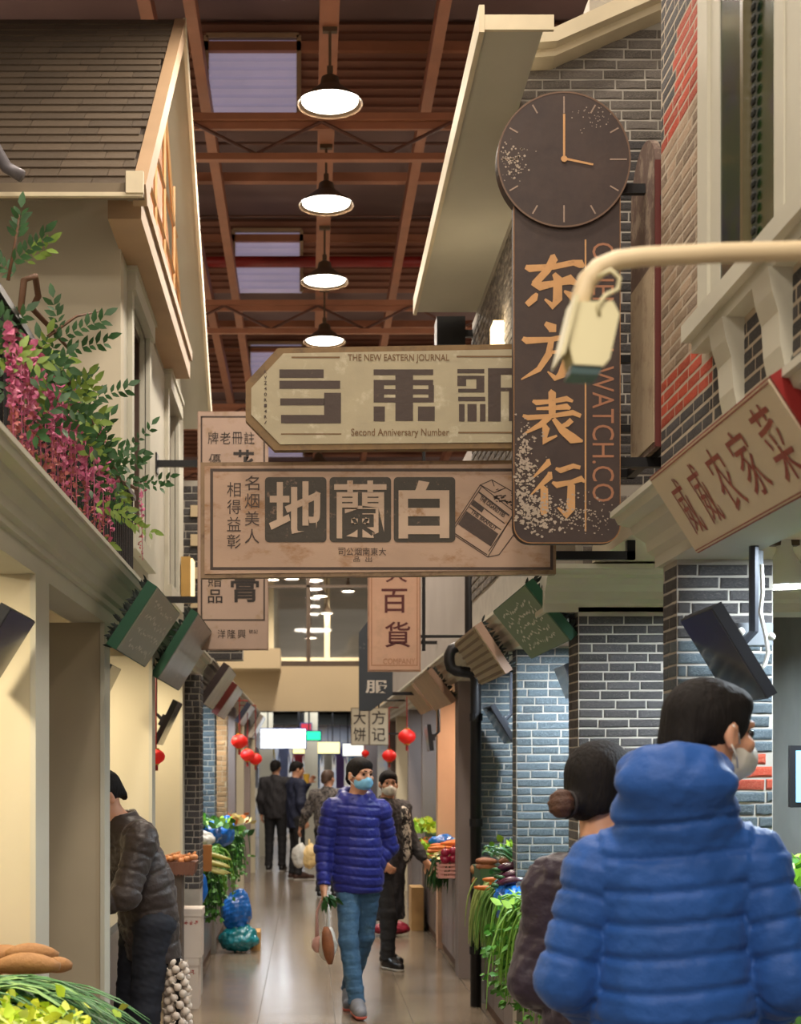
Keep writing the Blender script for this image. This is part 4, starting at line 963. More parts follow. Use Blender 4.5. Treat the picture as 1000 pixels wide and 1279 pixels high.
# cake shop sign, two leaves
for x0, x1, cs, L in ((438, 460.5, '大饼', 'left leaf of the small grey beige two-leaf signboard over the far aisle'), (461, 485, '方记', 'right leaf of the small grey beige two-leaf signboard over the far aisle')):
    o, B = board('hanging_signboard', L, [(x0, 884), (x1, 884), (x1, 931), (x0, 931)], 16.0, .05, mat('grey_beige_sign', (168, 158, 138), .6), mat('grey_beige_edge', (110, 96, 80), .6), inset=1)
    B.text([(c, x0+3, x1-4, 888+21*i, 905+21*i, .008) for i, c in enumerate(cs)], 'lettering', mat('black_ink', (40, 30, 26), .6))
    b = MB(); b.tube([((x0+x1-770)/2*16/1800, 16, 2.24), ((x0+x1-770)/2*16/1800, 16, 2.33)], .01, 5); b.tube([((x0+x1-770)/2*16/1800, 16, 2.33), (1.10, 16, 2.33)], .01, 5)
    if x1 > 480: b.box(.88, 1.15, 15.99, 16.01, 1.95, 1.97)
    rel(o, b, o.location); b.build_each('bracket_arm', DARK, o)

# ---- clock signboard
def wline(mb, B, pts, d=.001):
    """brush stroke: (px, py, half width) points"""
    L = []; R_ = []
    for i, p in enumerate(pts):
        a = pts[max(i-1, 0)]; b_ = pts[min(i+1, len(pts)-1)]; v = Vector((b_[0]-a[0], b_[1]-a[1])).normalized(); n_ = Vector((-v.y, v.x))*p[2]
        L.append((p[0]+n_.x, p[1]+n_.y)); R_.append((p[0]-n_.x, p[1]-n_.y))
    q = [B.pt(x, y, d) for x, y in L]+[B.pt(x, y, d) for x, y in R_]; n = len(pts)
    mb.add(q, [(i, i+1, n+i+1, n+i) for i in range(n-1)])
BRN = worn('dark_brown_sign', (62, 46, 40), (50, 36, 34), .4, .7, 5)
GOLD = worn('gold_ochre', (198, 150, 98), (150, 108, 70), .6, .75, 18)
Yc = 4.9
body = [(640, 230), (773, 230)]+[(773-22+22*cos(radians(a)), 658+22*sin(radians(a))) for a in range(0, 91, 15)]+[(662+22*cos(radians(a)), 658+22*sin(radians(a))) for a in range(90, 181, 15)]
Pc = W(702, 400, Yc); o = empty('clock_signboard', Pc, 'tall dark brown watch shop signboard with a round clock face on top', 'sign'); B = Board(o, Pc, Yc, .02)
b = MB(); B.poly(body, b, -.02, .02); b.build('board', BRN, o)
b = MB(); inb = [(706+(x-706)*.985, 455+(y-455)*.995) for x, y in body]
q = [B.pt(x, y, .002) for x, y in body]+[B.pt(x, y, .002) for x, y in inb]; n_ = len(body)
b.add(q, [(i, (i+1) % n_, (i+1) % n_+n_, i+n_) for i in range(1, n_)]); b.build('edge_trim', mat('old_gold_edge', (150, 106, 66), .5, metal=.3), o)
circ = [(702+83*cos(radians(a)), 204+84.5*sin(radians(a))) for a in range(0, 360, 6)]
b = MB(); B.poly(circ, b, -.032, .02); cf = b.build('clock_face', BRN, o); B.off = .032
b = MB(); q = [B.pt(x, y, .001) for x, y in circ]+[B.pt(702+(x-702)*.975, 204+(y-204)*.975, .001) for x, y in circ]; n_ = len(circ)
b.add(q, [(i, (i+1) % n_, (i+1) % n_+n_, i+n_) for i in range(n_)]); b.build('face_rim', mat('dull_rim', (104, 78, 60), .5), cf)
b = MB()
for k in range(12):
    a = radians(k*30); L0 = 57 if k % 3 == 0 else 66; wline(b, B, [(702+sin(a)*L0*1.0, 204-cos(a)*L0, .9), (702+sin(a)*78, 204-cos(a)*78, .9)])
b.build_each('hour_mark', mat('worn_silver', (150, 128, 112), .5), cf)
b = MB(); wline(b, B, [(702, 206, 1.3), (702, 148, 1.3)], .003); b.build('minute_hand', GOLD, cf)
b = MB(); wline(b, B, [(700, 203, 1.4), (738, 211, 1.2)], .004); x, y, z = B.pt(702, 204); b.lathe((0, 0, 0), [(.009, 0)], 3) if False else None
b.add([B.pt(702+4*cos(t*pi/6), 204+4*sin(t*pi/6), .005) for t in range(12)], [tuple(range(12))[::-1]]); b.build('hour_hand', GOLD, cf)
B.off = .02
ch = {'东': ((650, 320, 80, 72), [[(6, 22, 3), (12, 25, 5), (50, 22, 4), (80, 15, 4), (92, 17, 6), (97, 22, 2)], [(48, 1, 3), (50, 8, 6), (40, 28, 5), (20, 52, 5)], [(16, 50, 3), (28, 56, 6), (55, 50, 4), (76, 44, 7), (86, 52, 3)],
      [(50, 34, 3), (56, 42, 6), (56, 78, 6.5), (48, 90, 5), (36, 78, 1.5)], [(24, 68, 2), (20, 76, 5), (8, 88, 4)], [(66, 64, 1.5), (80, 74, 6), (88, 84, 6)]]),
      '方': ((648, 406, 78, 70), [[(40, 0, 3), (52, 8, 7), (52, 16, 5)], [(4, 27, 3), (10, 31, 5), (50, 29, 3.6), (82, 22, 4), (94, 26, 6), (98, 31, 2)], [(50, 30, 4), (46, 55, 5), (30, 82, 4), (2, 100, 1)], [(48, 52, 2), (76, 50, 4), (76, 62, 6), (66, 92, 6), (56, 98, 4), (44, 86, 1)]]),
      '表': ((650, 490, 76, 70), [[(18, 18, 2), (24, 21, 4), (50, 19, 3.2), (74, 14, 4), (84, 19, 2)], [(24, 32, 2), (50, 31, 3), (74, 28, 4.5), (80, 32, 2)], [(2, 44, 2), (10, 48, 4), (50, 45, 3), (84, 39, 4), (97, 45, 3)], [(46, 0, 3), (50, 4, 5.5), (50, 44, 5)],
      [(46, 46, 4.5), (32, 60, 4.5), (2, 78, 1)], [(36, 58, 2), (40, 68, 5.5), (38, 90, 6), (58, 80, 1.5)], [(82, 52, 4), (74, 60, 4), (58, 66, 1)], [(52, 50, 3), (66, 70, 5.5), (84, 86, 7.5), (100, 90, 1.5)]]),
      '行': ((660, 575, 70, 72), [[(32, 0, 3), (34, 6, 5), (4, 34, 1)], [(36, 22, 3), (36, 30, 5.5), (2, 62, 1)], [(20, 46, 3), (26, 52, 6), (26, 90, 6.5), (24, 97, 3)], [(46, 16, 2), (54, 20, 4.5), (78, 12, 4), (90, 15, 3)], [(40, 40, 2), (48, 45, 5), (74, 40, 3.6), (92, 34, 5), (98, 40, 2)],
      [(66, 40, 3), (74, 46, 6), (73, 86, 7), (66, 98, 5), (50, 84, 1.5)]])}
for c, ((x0, y0, w_, h_), st) in ch.items():
    b = MB()
    for k, s_ in enumerate(st):
        # subdivide for round brush edges
        P_ = [(x0+x*w_/100, y0+y*h_/100, t*w_/100*1.12) for x, y, t in s_]; wline(b, B, P_, .001+.0003*k)
    b.build('gold_character', GOLD, o)
B.rects([(728.5, 730.5, 302, 665)], 'rule_line', GOLD)
B.text([('ORIENTAL WATCH.CO', 738, 765, 306, 628, -.004, 90)], 'lettering', mat('copper_letters', (160, 108, 78), .5), .001)
rw = random.Random(3); b = MB()
def chips(cx, cy, sx, sy, n, smx=2.4, d=.0025):
    for i in range(n):
        x = rw.gauss(cx, sx); y = rw.gauss(cy, sy); r = rw.uniform(.5, smx)
        if not (642 < x < 771 and y < 672): continue
        if y > 655 and (x < 654 or x > 760): continue
        k = rw.randint(4, 6); b.add([B.pt(x+r*rw.uniform(.5, 1.6)*cos(2*pi*j/k), y+r*rw.uniform(.5, 1.3)*sin(2*pi*j/k), d+rw.random()*.0004) for j in range(k)], [tuple(range(k))[::-1]])
chips(655, 600, 9, 30, 260); chips(668, 645, 16, 14, 200); chips(712, 640, 14, 10, 90, 1.6); chips(735, 648, 18, 14, 60, 1.3); chips(652, 560, 6, 16, 40)
B.off = .032
for i in range(110):
    x = rw.gauss(637, 9); y = rw.gauss(206, 13); r = rw.uniform(.4, 1.8)
    if (x-702)**2+(y-204)**2 < 79**2: b.add([B.pt(x+r*cos(j*1.57), y+r*sin(j*1.57), .001) for j in range(4)], [(3, 2, 1, 0)])
for i in range(40):
    x = rw.gauss(738, 14); y = rw.gauss(150, 10); r = rw.uniform(.3, 1.0); b.add([B.pt(x+r*cos(j*1.57), y+r*sin(j*1.57), .001) for j in range(4)], [(3, 2, 1, 0)])
b.build('flaked_paint', mat('chipped_pale', (172, 156, 140), .8), o)['kind'] = 'stuff'
b = MB()
for y_ in (235, 577):
    z = W(0, y_, 4.93)[2]; b.box(W(768, 0, 4.93)[0], 1.26, 4.93, 4.955, z-.016, z+.016); b.box(1.235, 1.26, 4.69, 4.95, z-.016, z+.016)
b.tube([(Pc[0]+.05, 4.94, W(0, 577, 4.93)[2]), (Pc[0]+.05, 4.94, W(0, 235, 4.93)[2])], .012, 4)
rel(o, b, Pc); b.build_each('bracket_arm', DARK, o)
# sign seen edge-on beside it
o = empty('side_signboard', (1.165, 4.97, 2.66), 'narrow rounded signboard seen nearly edge-on between clock signboard and brick corner', 'sign')
arc = [(.185*cos(radians(a)), .92+.16*sin(radians(a))) for a in range(0, 181, 15)]
MB().prism([(-.185, .0), (.185, .0)]+arc, lambda u, v, t: (t, u, v), -.012, .012).build('board', worn('grey_brown_sign', (96, 76, 68), (150, 134, 118), .5, .6, 4), o)
MB().prism([(-.17, .02), (.17, .02), (.17, .62), (-.17, .62)], lambda u, v, t: (t, u, v), -.016, -.012).build('face_panel', worn('pale_tan_sign', (176, 158, 132), (140, 116, 96), .5, .7, 6), o)
MB().prism([(-.195, 0), (-.185, 0), (-.185, .95), (-.195, .95)], lambda u, v, t: (t, u, v), -.016, .016).build('red_edge', mat('dark_red_edge', (92, 30, 24), .5), o)
b = MB(); b.box(.0, .05, -.29, -.16, .3, .33); b.box(.0, .05, -.29, -.16, .8, .83); b.build_each('bracket_arm', DARK, o)

# ------------------------------------------------------------------ slanted stall signs and price screens along the cornices
def tilt(name, label, cat, side, nt, nb, ft, Xt, th, face, end, group=None, Yn=None, Yf=None):
    Yn = Yn or F_PX*Xt/(nt[0]-VX); Yf = Yf or F_PX*Xt/(ft[0]-VX)
    T = Vector(W(nt[0], nt[1], Yn)); Bt = Vector(W(nb[0], nb[1], Yn)); v = T-Bt; L = Yf-Yn
    n_ = Vector((v.z*(-1 if side > 0 else 1), 0, -abs(v.x))).normalized()
    o = empty(name, (T+Bt)/2+Vector((0, L/2, 0)), label, cat, group); c = Vector((0, 0, 0)); hv = v/2; hy = Vector((0, L/2, 0)); ht = n_*th/2
    MB().obox(-ht, hv, hy, ht*.9).build('sign_box' if cat == 'sign' else 'screen_case', end, o)
    MB().obox(-ht*.1, hv*.97, hy*.985, ht*.2).build('face_panel' if cat == 'sign' else 'screen_face', face, o)
    return o, hv, hy, n_, ht
def on_face(o, hv, hy, n_, ht, side, items, m, name='lettering'):
    b = MB(); U = -hy*2 if side > 0 else hy*2; V = hv*2; O = -hv+(hy if side > 0 else -hy)+n_*(ht.length*.1+.002)
    for body, u0, u1, v0, v1, bold in items: text_into(b, body, O+U*u0+V*v0, U*(u1-u0), V*(v1-v0), bold)
    return b.build_each('character', m, o)
def scribble(o, hv, hy, n_, ht, m, rows=4, seed=1, ends=(.15, .85)):
    r = random.Random(seed); b = MB(); p0 = n_*(ht.length*.1+.002)
    for k in range(rows):
        s = -.62+1.24*k/(rows-1); u = -.75
        while u < .7:
            l = r.uniform(.03, .10); a = p0+hv*(s+r.uniform(-.07, .07))+hy*u; d = hy*l+hv*r.uniform(-.10, .10); w_ = hv.normalized()*r.uniform(.003, .007)
            b.add([a-w_, a+d-w_, a+d+w_, a+w_], [(0, 1, 2, 3)]); u += l+r.uniform(.0, .05)
    q = b.build('brushed_writing', m, o); q['kind'] = 'stuff'; return q
def fringe(o, hv, hy, n_, ht, seed=2, m=None):  # dark jagged leaf shapes along the sign's near back edge
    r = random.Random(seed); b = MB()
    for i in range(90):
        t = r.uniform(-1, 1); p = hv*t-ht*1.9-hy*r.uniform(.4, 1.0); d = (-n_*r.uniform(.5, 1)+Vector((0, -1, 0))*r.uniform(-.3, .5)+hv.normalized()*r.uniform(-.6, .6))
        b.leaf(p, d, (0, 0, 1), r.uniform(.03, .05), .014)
    f = b.build('dark_fringe', m or mat('fringe_dark', (30, 38, 34), .7), o); f['kind'] = 'stuff'
FACEW = mat('warm_white_face', (214, 198, 172), .5, var=.03); SRED = mat('red_sign_end', (140, 30, 28), .45); SGREEN = mat('green_sign_end', (26, 78, 54), .45)
t_ = tilt('stall_sign', 'large cream slanted stall sign with red characters and red end, nearest right', 'sign', 1, (960, 470), (1042, 598), (810, 605), .95, .05, FACEW, SRED, Yn=2.97, Yf=4.02)
on_face(*t_, 1, [('威', .10, .20, .17, .83, 0), ('威', .26, .36, .17, .85, 0), ('农', .43, .55, .17, .85, 0), ('家', .61, .73, .18, .85, 0), ('菜', .80, .92, .15, .88, 0)], mat('brick_red_ink', (150, 70, 58), .5))
hv, hy, n_, ht = t_[1:]; b = MB()
for s in (-.92, .92): b.obox(n_*(ht.length*.1+.001)+hv*s, hv*.013, hy*.97, n_*.0006)
b.build('rule_line', MATS['brick_red_ink'], t_[0])
fringe(*t_, m=mat('fringe_dark', (30, 38, 34), .7))
TG = mat('grey_green_face', (150, 152, 134), .4, var=.05, metal=.0); WI = mat('white_ink', (214, 212, 200), .5)
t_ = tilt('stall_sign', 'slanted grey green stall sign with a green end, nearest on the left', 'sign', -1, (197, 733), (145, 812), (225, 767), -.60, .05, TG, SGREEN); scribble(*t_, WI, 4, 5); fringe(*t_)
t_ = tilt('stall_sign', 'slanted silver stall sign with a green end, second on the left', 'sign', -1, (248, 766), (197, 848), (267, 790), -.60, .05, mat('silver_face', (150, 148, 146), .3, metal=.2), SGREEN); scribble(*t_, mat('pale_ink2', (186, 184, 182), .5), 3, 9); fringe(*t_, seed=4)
GREENF = mat('green_face', (104, 128, 98), .5, var=.05)
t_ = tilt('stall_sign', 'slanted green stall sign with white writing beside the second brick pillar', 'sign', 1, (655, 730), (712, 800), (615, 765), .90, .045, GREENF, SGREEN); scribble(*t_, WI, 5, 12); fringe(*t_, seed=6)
TANF = mat('striped_tan_face', (170, 156, 124), .5, var=.05); t_ = tilt('stall_sign', 'slanted tan slatted stall sign with a pink end beside the black drain pipe', 'sign', 1, (592, 782), (631, 842), (567, 801), .90, .05, TANF, mat('dusty_rose_end', (168, 138, 120), .5))
o, hv, hy, n_, ht = t_
for k in range(7):
    MB().obox(n_*.006+hv*(-.85+.283*k), hv*.05, hy*.96, n_*.006).build('slat', mat('brown_slat', (112, 92, 66), .6), o)
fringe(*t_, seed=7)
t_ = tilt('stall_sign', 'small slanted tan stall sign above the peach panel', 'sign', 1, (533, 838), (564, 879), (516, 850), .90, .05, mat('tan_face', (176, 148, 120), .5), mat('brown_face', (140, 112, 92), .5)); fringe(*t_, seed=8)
t_ = tilt('stall_sign', 'farthest small slanted brown stall sign on the right', 'sign', 1, (514, 855), (539, 887), (503, 864), .90, .05, mat('tan_face', (176, 148, 120), .5), mat('brown_face', (140, 112, 92), .5))
for nt, nb, Xt, L, en in (((287, 832), (254, 880), -.6, 'slanted whitish stall sign with dark end, third on the left', (60, 48, 48)), ((297, 856), (271, 894), -.6, 'slanted whitish stall sign with a red brown end, fourth on the left', (110, 40, 34)),
                          ((314, 880), (298, 904), -.6, 'slanted whitish stall sign with blue black end, fifth on the left', (40, 44, 62)), ((329, 894), (314, 922), -.6, 'farthest slanted pale stall sign on the left', (140, 130, 120))):
    Yn = F_PX*Xt/(nt[0]-VX); t_ = tilt('stall_sign', L, 'sign', -1, nt, nb, nt, Xt, .06, mat('lit_white_face', (206, 200, 190), .35), mat('end_%d' % en[0], en, .5), Yn=Yn, Yf=Yn+1.0)
SCR = mat('screen_face', (40, 42, 50), .18, spec=.7, var=.05); CASE = mat('screen_case', (58, 60, 66), .4, metal=.5)
def screen(label, side, nt, nb, Yn, Yf, armz=2.44):
    Xt = (nt[0]-VX)*Yn/F_PX; t_ = tilt('price_screen', label, 'screen', side, nt, nb, nt, Xt, .035, SCR, CASE, 'price screens hung in the stalls', Yn=Yn, Yf=Yf); o = t_[0]
    b = MB(); c = -t_[3]*.05; b.tube([c, (c.x+side*.05, 0, c.z+.05), (c.x+side*.05, 0, armz-o.location.z)], .014, 6); b.obox(c, t_[1]*.25, t_[2]*.25, t_[3]*.015)
    b.build('hanging_arm', CASE, o); return t_
t_ = screen('large dark tilted price screen in front of the nearest brick pillar', 1, (888, 759), (958, 873), 4.02, 4.36)
b = MB(); P = t_[0].location
b.tube([(1.325-P.x, .07, 2.235-P.z), (1.325-P.x, .07, 1.98-P.z)], .019, 10); b.box(1.23-P.x, 1.36-P.x, .03, .10, 1.955-P.z, 2.02-P.z); b.build('mounting_box', mat('grey_box', (112, 116, 120), .5, metal=.3), t_[0])
b = MB(); wpx = lambda x, y: Vector(W(x, y, 4.14))-P
b.tube([wpx(951, 705), wpx(952, 740), wpx(949, 765), wpx(956, 795), wpx(959, 815), wpx(955, 830), wpx(942, 845)], .006, 7)
for x, y in ((925, 789), (925, 803), (963, 795)): b.ball(wpx(x, y), .012, 8, 6)
b.build('white_conduit', WHITE, t_[0], True)
screen('dark tilted price screen at the left edge over the potatoes', -1, (14, 760), (-38, 843), 4.07, 4.43)
screen('small dark price screen in the stall of the man in the brown jacket', -1, (140, 830), (124, 862), 7.25, 7.6)
screen('thin price screen edge before the left brick pier', -1, (222, 876), (196, 930), 9.1, 9.45)
screen('narrow price screen on the blue grey brick between the drain pipe and bay', 1, (612, 882), (640, 928), 9.2, 9.6)
screen('small price screen beside the second brick pillar', 1, (704, 830), (720, 870), 7.2, 7.5)
screen('slim blue grey price screen by the peach panel', 1, (533, 905), (537, 938), 12.0, 12.3)

# ------------------------------------------------------------------ lanterns
LRED = mat('lantern_red', (206, 18, 16), .5, var=.05, emit=.25, ecol=(.8, .02, .01, 1))
def lantern(px, py, r_px, Y, label, top):
    P = W(px, py, Y); r = r_px*Y/1800; o = empty('red_lantern', P, label, 'lantern', 'red paper lanterns')
    prof_ = [(r*.35, -r*.82)]+[(r*cos(radians(a)), r*.82*sin(radians(a))) for a in range(-60, 61, 12)]+[(r*.35, r*.82)]
    b = MB().lathe((0, 0, 0), prof_, 20); b.build('paper_shade', LRED, o, True)
    c = MB().lathe((0, 0, 0), [(0.001, r*.95), (r*.34, r*.95), (r*.34, r*.78), (0.001, r*.78)], 12).lathe((0, 0, 0), [(0.001, -r*.78), (r*.34, -r*.78), (r*.34, -r*.95), (0.001, -r*.95)], 12)
    c.build('gold_cap', mat('lantern_gold', (200, 150, 50), .4, metal=.5), o)
    t = MB().tube([(0, 0, r*.9), (0, 0, top-P[2])], .005, 5)
    if top == 2.3: t.tube([(0, 0, 2.3-P[2]), ((-.80 if P[0] < 0 else 1.08)-P[0], 0, 2.3-P[2])], .006, 5)
    t.tube([(0, 0, -r*.9), (0, 0, -r*1.6)], .012, 6); t.build('cord', mat('red_cord', (150, 20, 16), .7), o)
lantern(195, 945, 11, 9.0, 'red lantern inside the left stall before the brick pier', 2.44)
lantern(299, 926, 10.5, 13.6, 'red lantern over the left counter, just under the slanted signs', 2.3)
lantern(309, 943, 9, 15.4, 'middle red lantern of the left hanging pair', 2.3); lantern(319, 948, 8.5, 16.6, 'rear red lantern of the left hanging pair', 2.3)
lantern(508, 920, 11, 14.0, 'red lantern on the right beside the two-leaf signboard', 2.3); lantern(486, 944, 9, 17.2, 'red lantern above the masked woman behind', 2.3)
lantern(456, 941, 5, 22.3, 'tiny far red lantern above the walking man', 2.45)

# ------------------------------------------------------------------ drain pipe, camera arm, sconce, small fittings
b = MB(); Y = 9.60
pp = [(595, 1.0), (594, 850), (592, 843), (586, 840), (569, 838), (563, 834), (561, 826), (561, 818), (564, 811), (571, 808), (580, 806), (586, 800), (587, 792), (587, 600)]
pts = [Vector((1.115, Y, 0.0))]+[Vector(W(x, y, Y)) for x, y in pp[1:]]; b.tube(pts, .037, 12)
o = b.build('drain_pipe', DARK, None, True); tag(o, 'thick black drain pipe with an offset bend running down to the floor', 'pipe')
for z in (.35, 1.2, 1.9): MB().lathe((1.117, Y, z), [(.037, 0), (.045, .0), (.045, .05), (.037, .05)], 14).build('pipe_collar', DARK, o)
Y = 2.1; P = W(735, 420, Y); o = empty('security_camera', P, 'blurred pale yellow camera hanging from a curved pipe at the upper right', 'camera')
q = lambda x, y, d=0: Vector(W(x, y, Y))-Vector(P)+Vector((0, d, 0))
CAMY = mat('aged_cream_plastic', (208, 200, 160), .5, var=.04)
MB().tube([q(1371, 308), q(1100, 311), q(900, 316), q(800, 321), q(770, 325), q(748, 334), q(733, 350), q(725, 372), q(722, 396)], .0145, 12).build('arm_pipe', mat('cream_pipe', (206, 186, 150), .5, var=.04), o, True)
c = MB(); c.prism([(716, 385), (760, 384), (768, 400), (756, 455), (748, 464), (712, 462), (706, 440), (712, 398)], lambda u, v, t: (q(u, v).x, t, q(u, v).z), -.03, .03); c.build('camera_housing', CAMY, o)
MB().prism([(712, 378), (717, 380), (700, 450), (693, 456)], lambda u, v, t: (q(u, v).x, t, q(u, v).z), -.04, .034).build('sun_hood', CAMY, o)
MB().prism([(710, 461), (748, 463), (744, 474), (708, 472)], lambda u, v, t: (q(u, v).x, t, q(u, v).z), -.026, .026).build('lens_end', mat('lens_grey', (64, 84, 84), .25), o)
MB().tube([q(742, 352, -.02), q(757, 346, -.03), q(768, 356, -.03), q(766, 370, -.03), q(750, 378, -.034), q(741, 390, -.034), q(743, 402, -.03)], .0032, 7).build('cable', CAMY, o, True)
x0 = P[0]; P = W(625, 420, 7.4); o = empty('wall_sconce', P, 'glowing square wall lamp on the side of the right house', 'lamp')
MB().box(-.045, .05, -.07, .07, -.06, .06).build('glass_shade', mat('sconce_glow', (255, 220, 160), .5, var=0, emit=3, ecol=(1, .78, .42, 1)), o); MB().box(.04, 1.0-P[0], -.04, .04, -.03, .03).build('back_plate', DARK, o)
light('POINT', (-.09, -.10, 0), 3, YEL, .04, parent=o)
P = W(568, 417, 8.75); o = empty('bracket_speaker', P, 'black box fixed under the eave of the right house', 'speaker')
MB().box(-.12, .05, -.12, .06, -.10, .07).build('speaker_case', DARK, o); MB().box(.05, .12, -.02, .02, -.02, .02).build('mount', DARK, o)
P = W(236, 725, 10.7); o = empty('wall_lantern', P, 'golden box lamp at the far corner of the left house', 'lamp')
MB().box(-.05, .02, -.12, .12, -.16, .16).build('lamp_body', mat('gold_box', (186, 148, 84), .4, metal=.3), o); MB().box(.02, .035, -.10, .10, -.15, .15).build('lamp_glass', mat('box_glow', (255, 230, 180), .4, var=0, emit=1.2), o)

# far shops and lit signs
def fsign(name, label, px0, px1, py0, py1, Y, m, cat='sign', th=.08, txt=None):
    P = W((px0+px1)/2, (py0+py1)/2, Y); o = empty(name, P, label, cat); hw = (px1-px0)/2*Y/1800; hh = (py1-py0)/2*Y/1800
    MB().box(-hw-.02, hw+.02, 0, th, -hh-.02, hh+.02).build('case', mat('blue_case', (52, 66, 118), .5), o); MB().box(-hw, hw, -.01, 0, -hh, hh).build('lit_face', m, o)
    MB().tube([(-hw*.7, th/2, hh), (-hw*.7, th/2, 2.5-P[2]+.1)], .012, 5).tube([(hw*.7, th/2, hh), (hw*.7, th/2, 2.5-P[2]+.1)], .012, 5).build('hanger', DARK, o); return o
LEDW = mat('led_white', (240, 246, 255), .4, var=0, emit=9, ecol=(.86, .92, 1, 1))
fsign('lit_sign', 'bright white lit signboard over the far shops', 326, 381, 911, 934, 25.0, LEDW)
fsign('lit_sign', 'small green lit sign beside the bright white one', 383, 400, 914, 924, 24.6, mat('led_green', (20, 200, 110), .4, var=0, emit=2.2, ecol=(.02, .7, .3, 1)))
fsign('lit_sign', 'small dark red lit sign over the green one', 376, 388, 904, 912, 25.4, mat('led_red', (150, 20, 30), .4, var=0, emit=.8, ecol=(.5, .03, .05, 1)))
fsign('lit_sign', 'long yellow lit panel below the green sign', 366, 424, 927, 941, 25.6, mat('led_yellow', (240, 224, 130), .4, var=0, emit=1.6, ecol=(.95, .82, .36, 1)))
fsign('lit_sign', 'white lit scroll sign with curls over the far shop', 428, 470, 929, 944, 26.5, mat('led_soft', (236, 232, 220), .4, var=0, emit=1.2))
o = MB().box(-1.2, .9, 27.0, 27.4, 2.38, 2.58).box(-2, -1.2, 26, 26.4, 2.3, 2.5).build('air_duct', mat('duct_grey', (92, 96, 92), .5)); tag(o, 'grey duct under the far shop ceiling', 'duct')
m = MB(); m.box(-2.6, 2.7, 22.5, 32.6, 2.60, 2.70); struct('ceiling_far', m, mat('far_ceiling', (92, 88, 84), .8))
gm = [((150, 160, 200), -.5), ((196, 60, 70), -.2), ((70, 130, 190), .15), ((220, 210, 190), .4), ((120, 90, 150), .65), ((60, 150, 190), .95), ((206, 70, 60), 1.2), ((230, 200, 90), -.8), ((210, 214, 220), -1.1)]
for i, (c, x) in enumerate(gm):
    rr = random.Random(i); g = MB(); g.prism([(-.16, -.8), (.16, -.8), (.17, -.1), (.24, -.32), (.28, -.28), (.20, 0), (.05, .04), (-.05, .04), (-.20, 0), (-.28, -.28), (-.24, -.32), (-.17, -.1)], lambda u, v, t: (u*.5+x, 29.5+t, v+1.95), -.04, .04)
    o = g.build('hanging_garment', mat('garment_%d' % i, c, .8)); tag(o, ('lilac', 'crimson', 'sky blue', 'off white', 'violet', 'turquoise', 'orange red', 'yellow', 'pale grey')[i]+' garment hanging in the far shop', 'clothing', 'garments in the far shop')
    MB().tube([(x, 29.5, 1.99), (x, 29.5, 2.6)], .008, 5).build('hanger', DARK, o)
light('AREA', (0, 25.0, 2.55), 60, (.92, .95, 1.0), 2.5, name='far_shop_light'); light('AREA', (0, 30.5, 2.5), 150, (.92, .95, 1.0), 2.5, name='far_shop_light')
for y in (12.8, 16.0, 19.5): light('AREA', (.15, y, 2.42 if y < 0 else 5.9), 60, WARM, .5, name='aisle_fill_light')  # extra area lights without fittings, added under the roof to brighten the aisle
# ------------------------------------------------------------------ counters and vegetables
CTR = mat('counter_steel', (122, 112, 112), .35, metal=.35, var=.12, scale=3, stretch=(4, 4, .4)); CTOP = mat('counter_top', (120, 116, 108), .5)
def counter(label, x0, x1, y0, y1, z, front):
    o = empty('stall_counter', ((x0+x1)/2, (y0+y1)/2, 0), label, 'counter', None); P = o.location
    b = MB().box(x0, x1, y0, y1, z-.04, z); rel(o, b, P); b.build('counter_top', CTOP, o)
    n = max(1, round((y1-y0)/.55)); fx = x0 if front < 0 else x1; s = 1 if front < 0 else -1
    for k in range(n):
        a = y0+(y1-y0)*k/n; c = y0+(y1-y0)*(k+1)/n
        b = MB().box(min(fx+s*.02, fx+s*.05), max(fx+s*.02, fx+s*.05), a+.006, c-.006, .07, z-.045); rel(o, b, P); b.build('front_panel', CTR, o)
    b = MB().box(min(fx+s*.05, fx+s*.5), max(fx+s*.05, fx+s*.5), y0, y1, 0, z-.04); rel(o, b, P); b.build('carcass', mat('counter_dark', (88, 78, 72), .7), o)
    b = MB().box(min(fx+s*.03, fx+s*.05), max(fx+s*.03, fx+s*.05), y0, y1, 0, .07); rel(o, b, P); b.build('kick_board', mat('kick_brown', (96, 70, 54), .6), o)
    return o
counter('left counter with potatoes and chives beside the nearest white stall', -1.7, -.62, 2.75, 4.42, .84, 1)
counter('right counter beside the couple in puffer jackets', 1.16, 2.2, 2.6, 4.42, .86, -1)
counter('right counter between the two brick pillars', 1.16, 2.2, 4.68, 5.95, .86, -1)
counter('right counter with celery and eggplants', 1.14, 2.1, 6.25, 7.85, .82, -1)
counter('right counter with carrots and hanging beans', 1.14, 2.1, 8.1, 9.5, .80, -1)
counter('right counter with red onions beyond the drain pipe', 1.14, 2.0, 11.12, 12.55, .80, -1)
counter('right counter just past the peach panel', 1.14, 2.0, 12.8, 14.25, .80, -1)
counter('right counter between the two grey panels far down', 1.14, 2.0, 14.5, 16.2, .80, -1)
counter('left counter with leafy greens and blue bags', -1.8, -.8, 10.25, 12.25, .80, 1)
counter('left counter under the dark green heap, past the blue bags', -1.8, -.8, 12.55, 14.05, .80, 1)
counter('farthest left counter before the grey column', -1.8, -.8, 14.35, 15.65, .80, 1)
counter('left counter of the man in the brown jacket', -1.9, -.98, 6.2, 7.8, .80, 1)

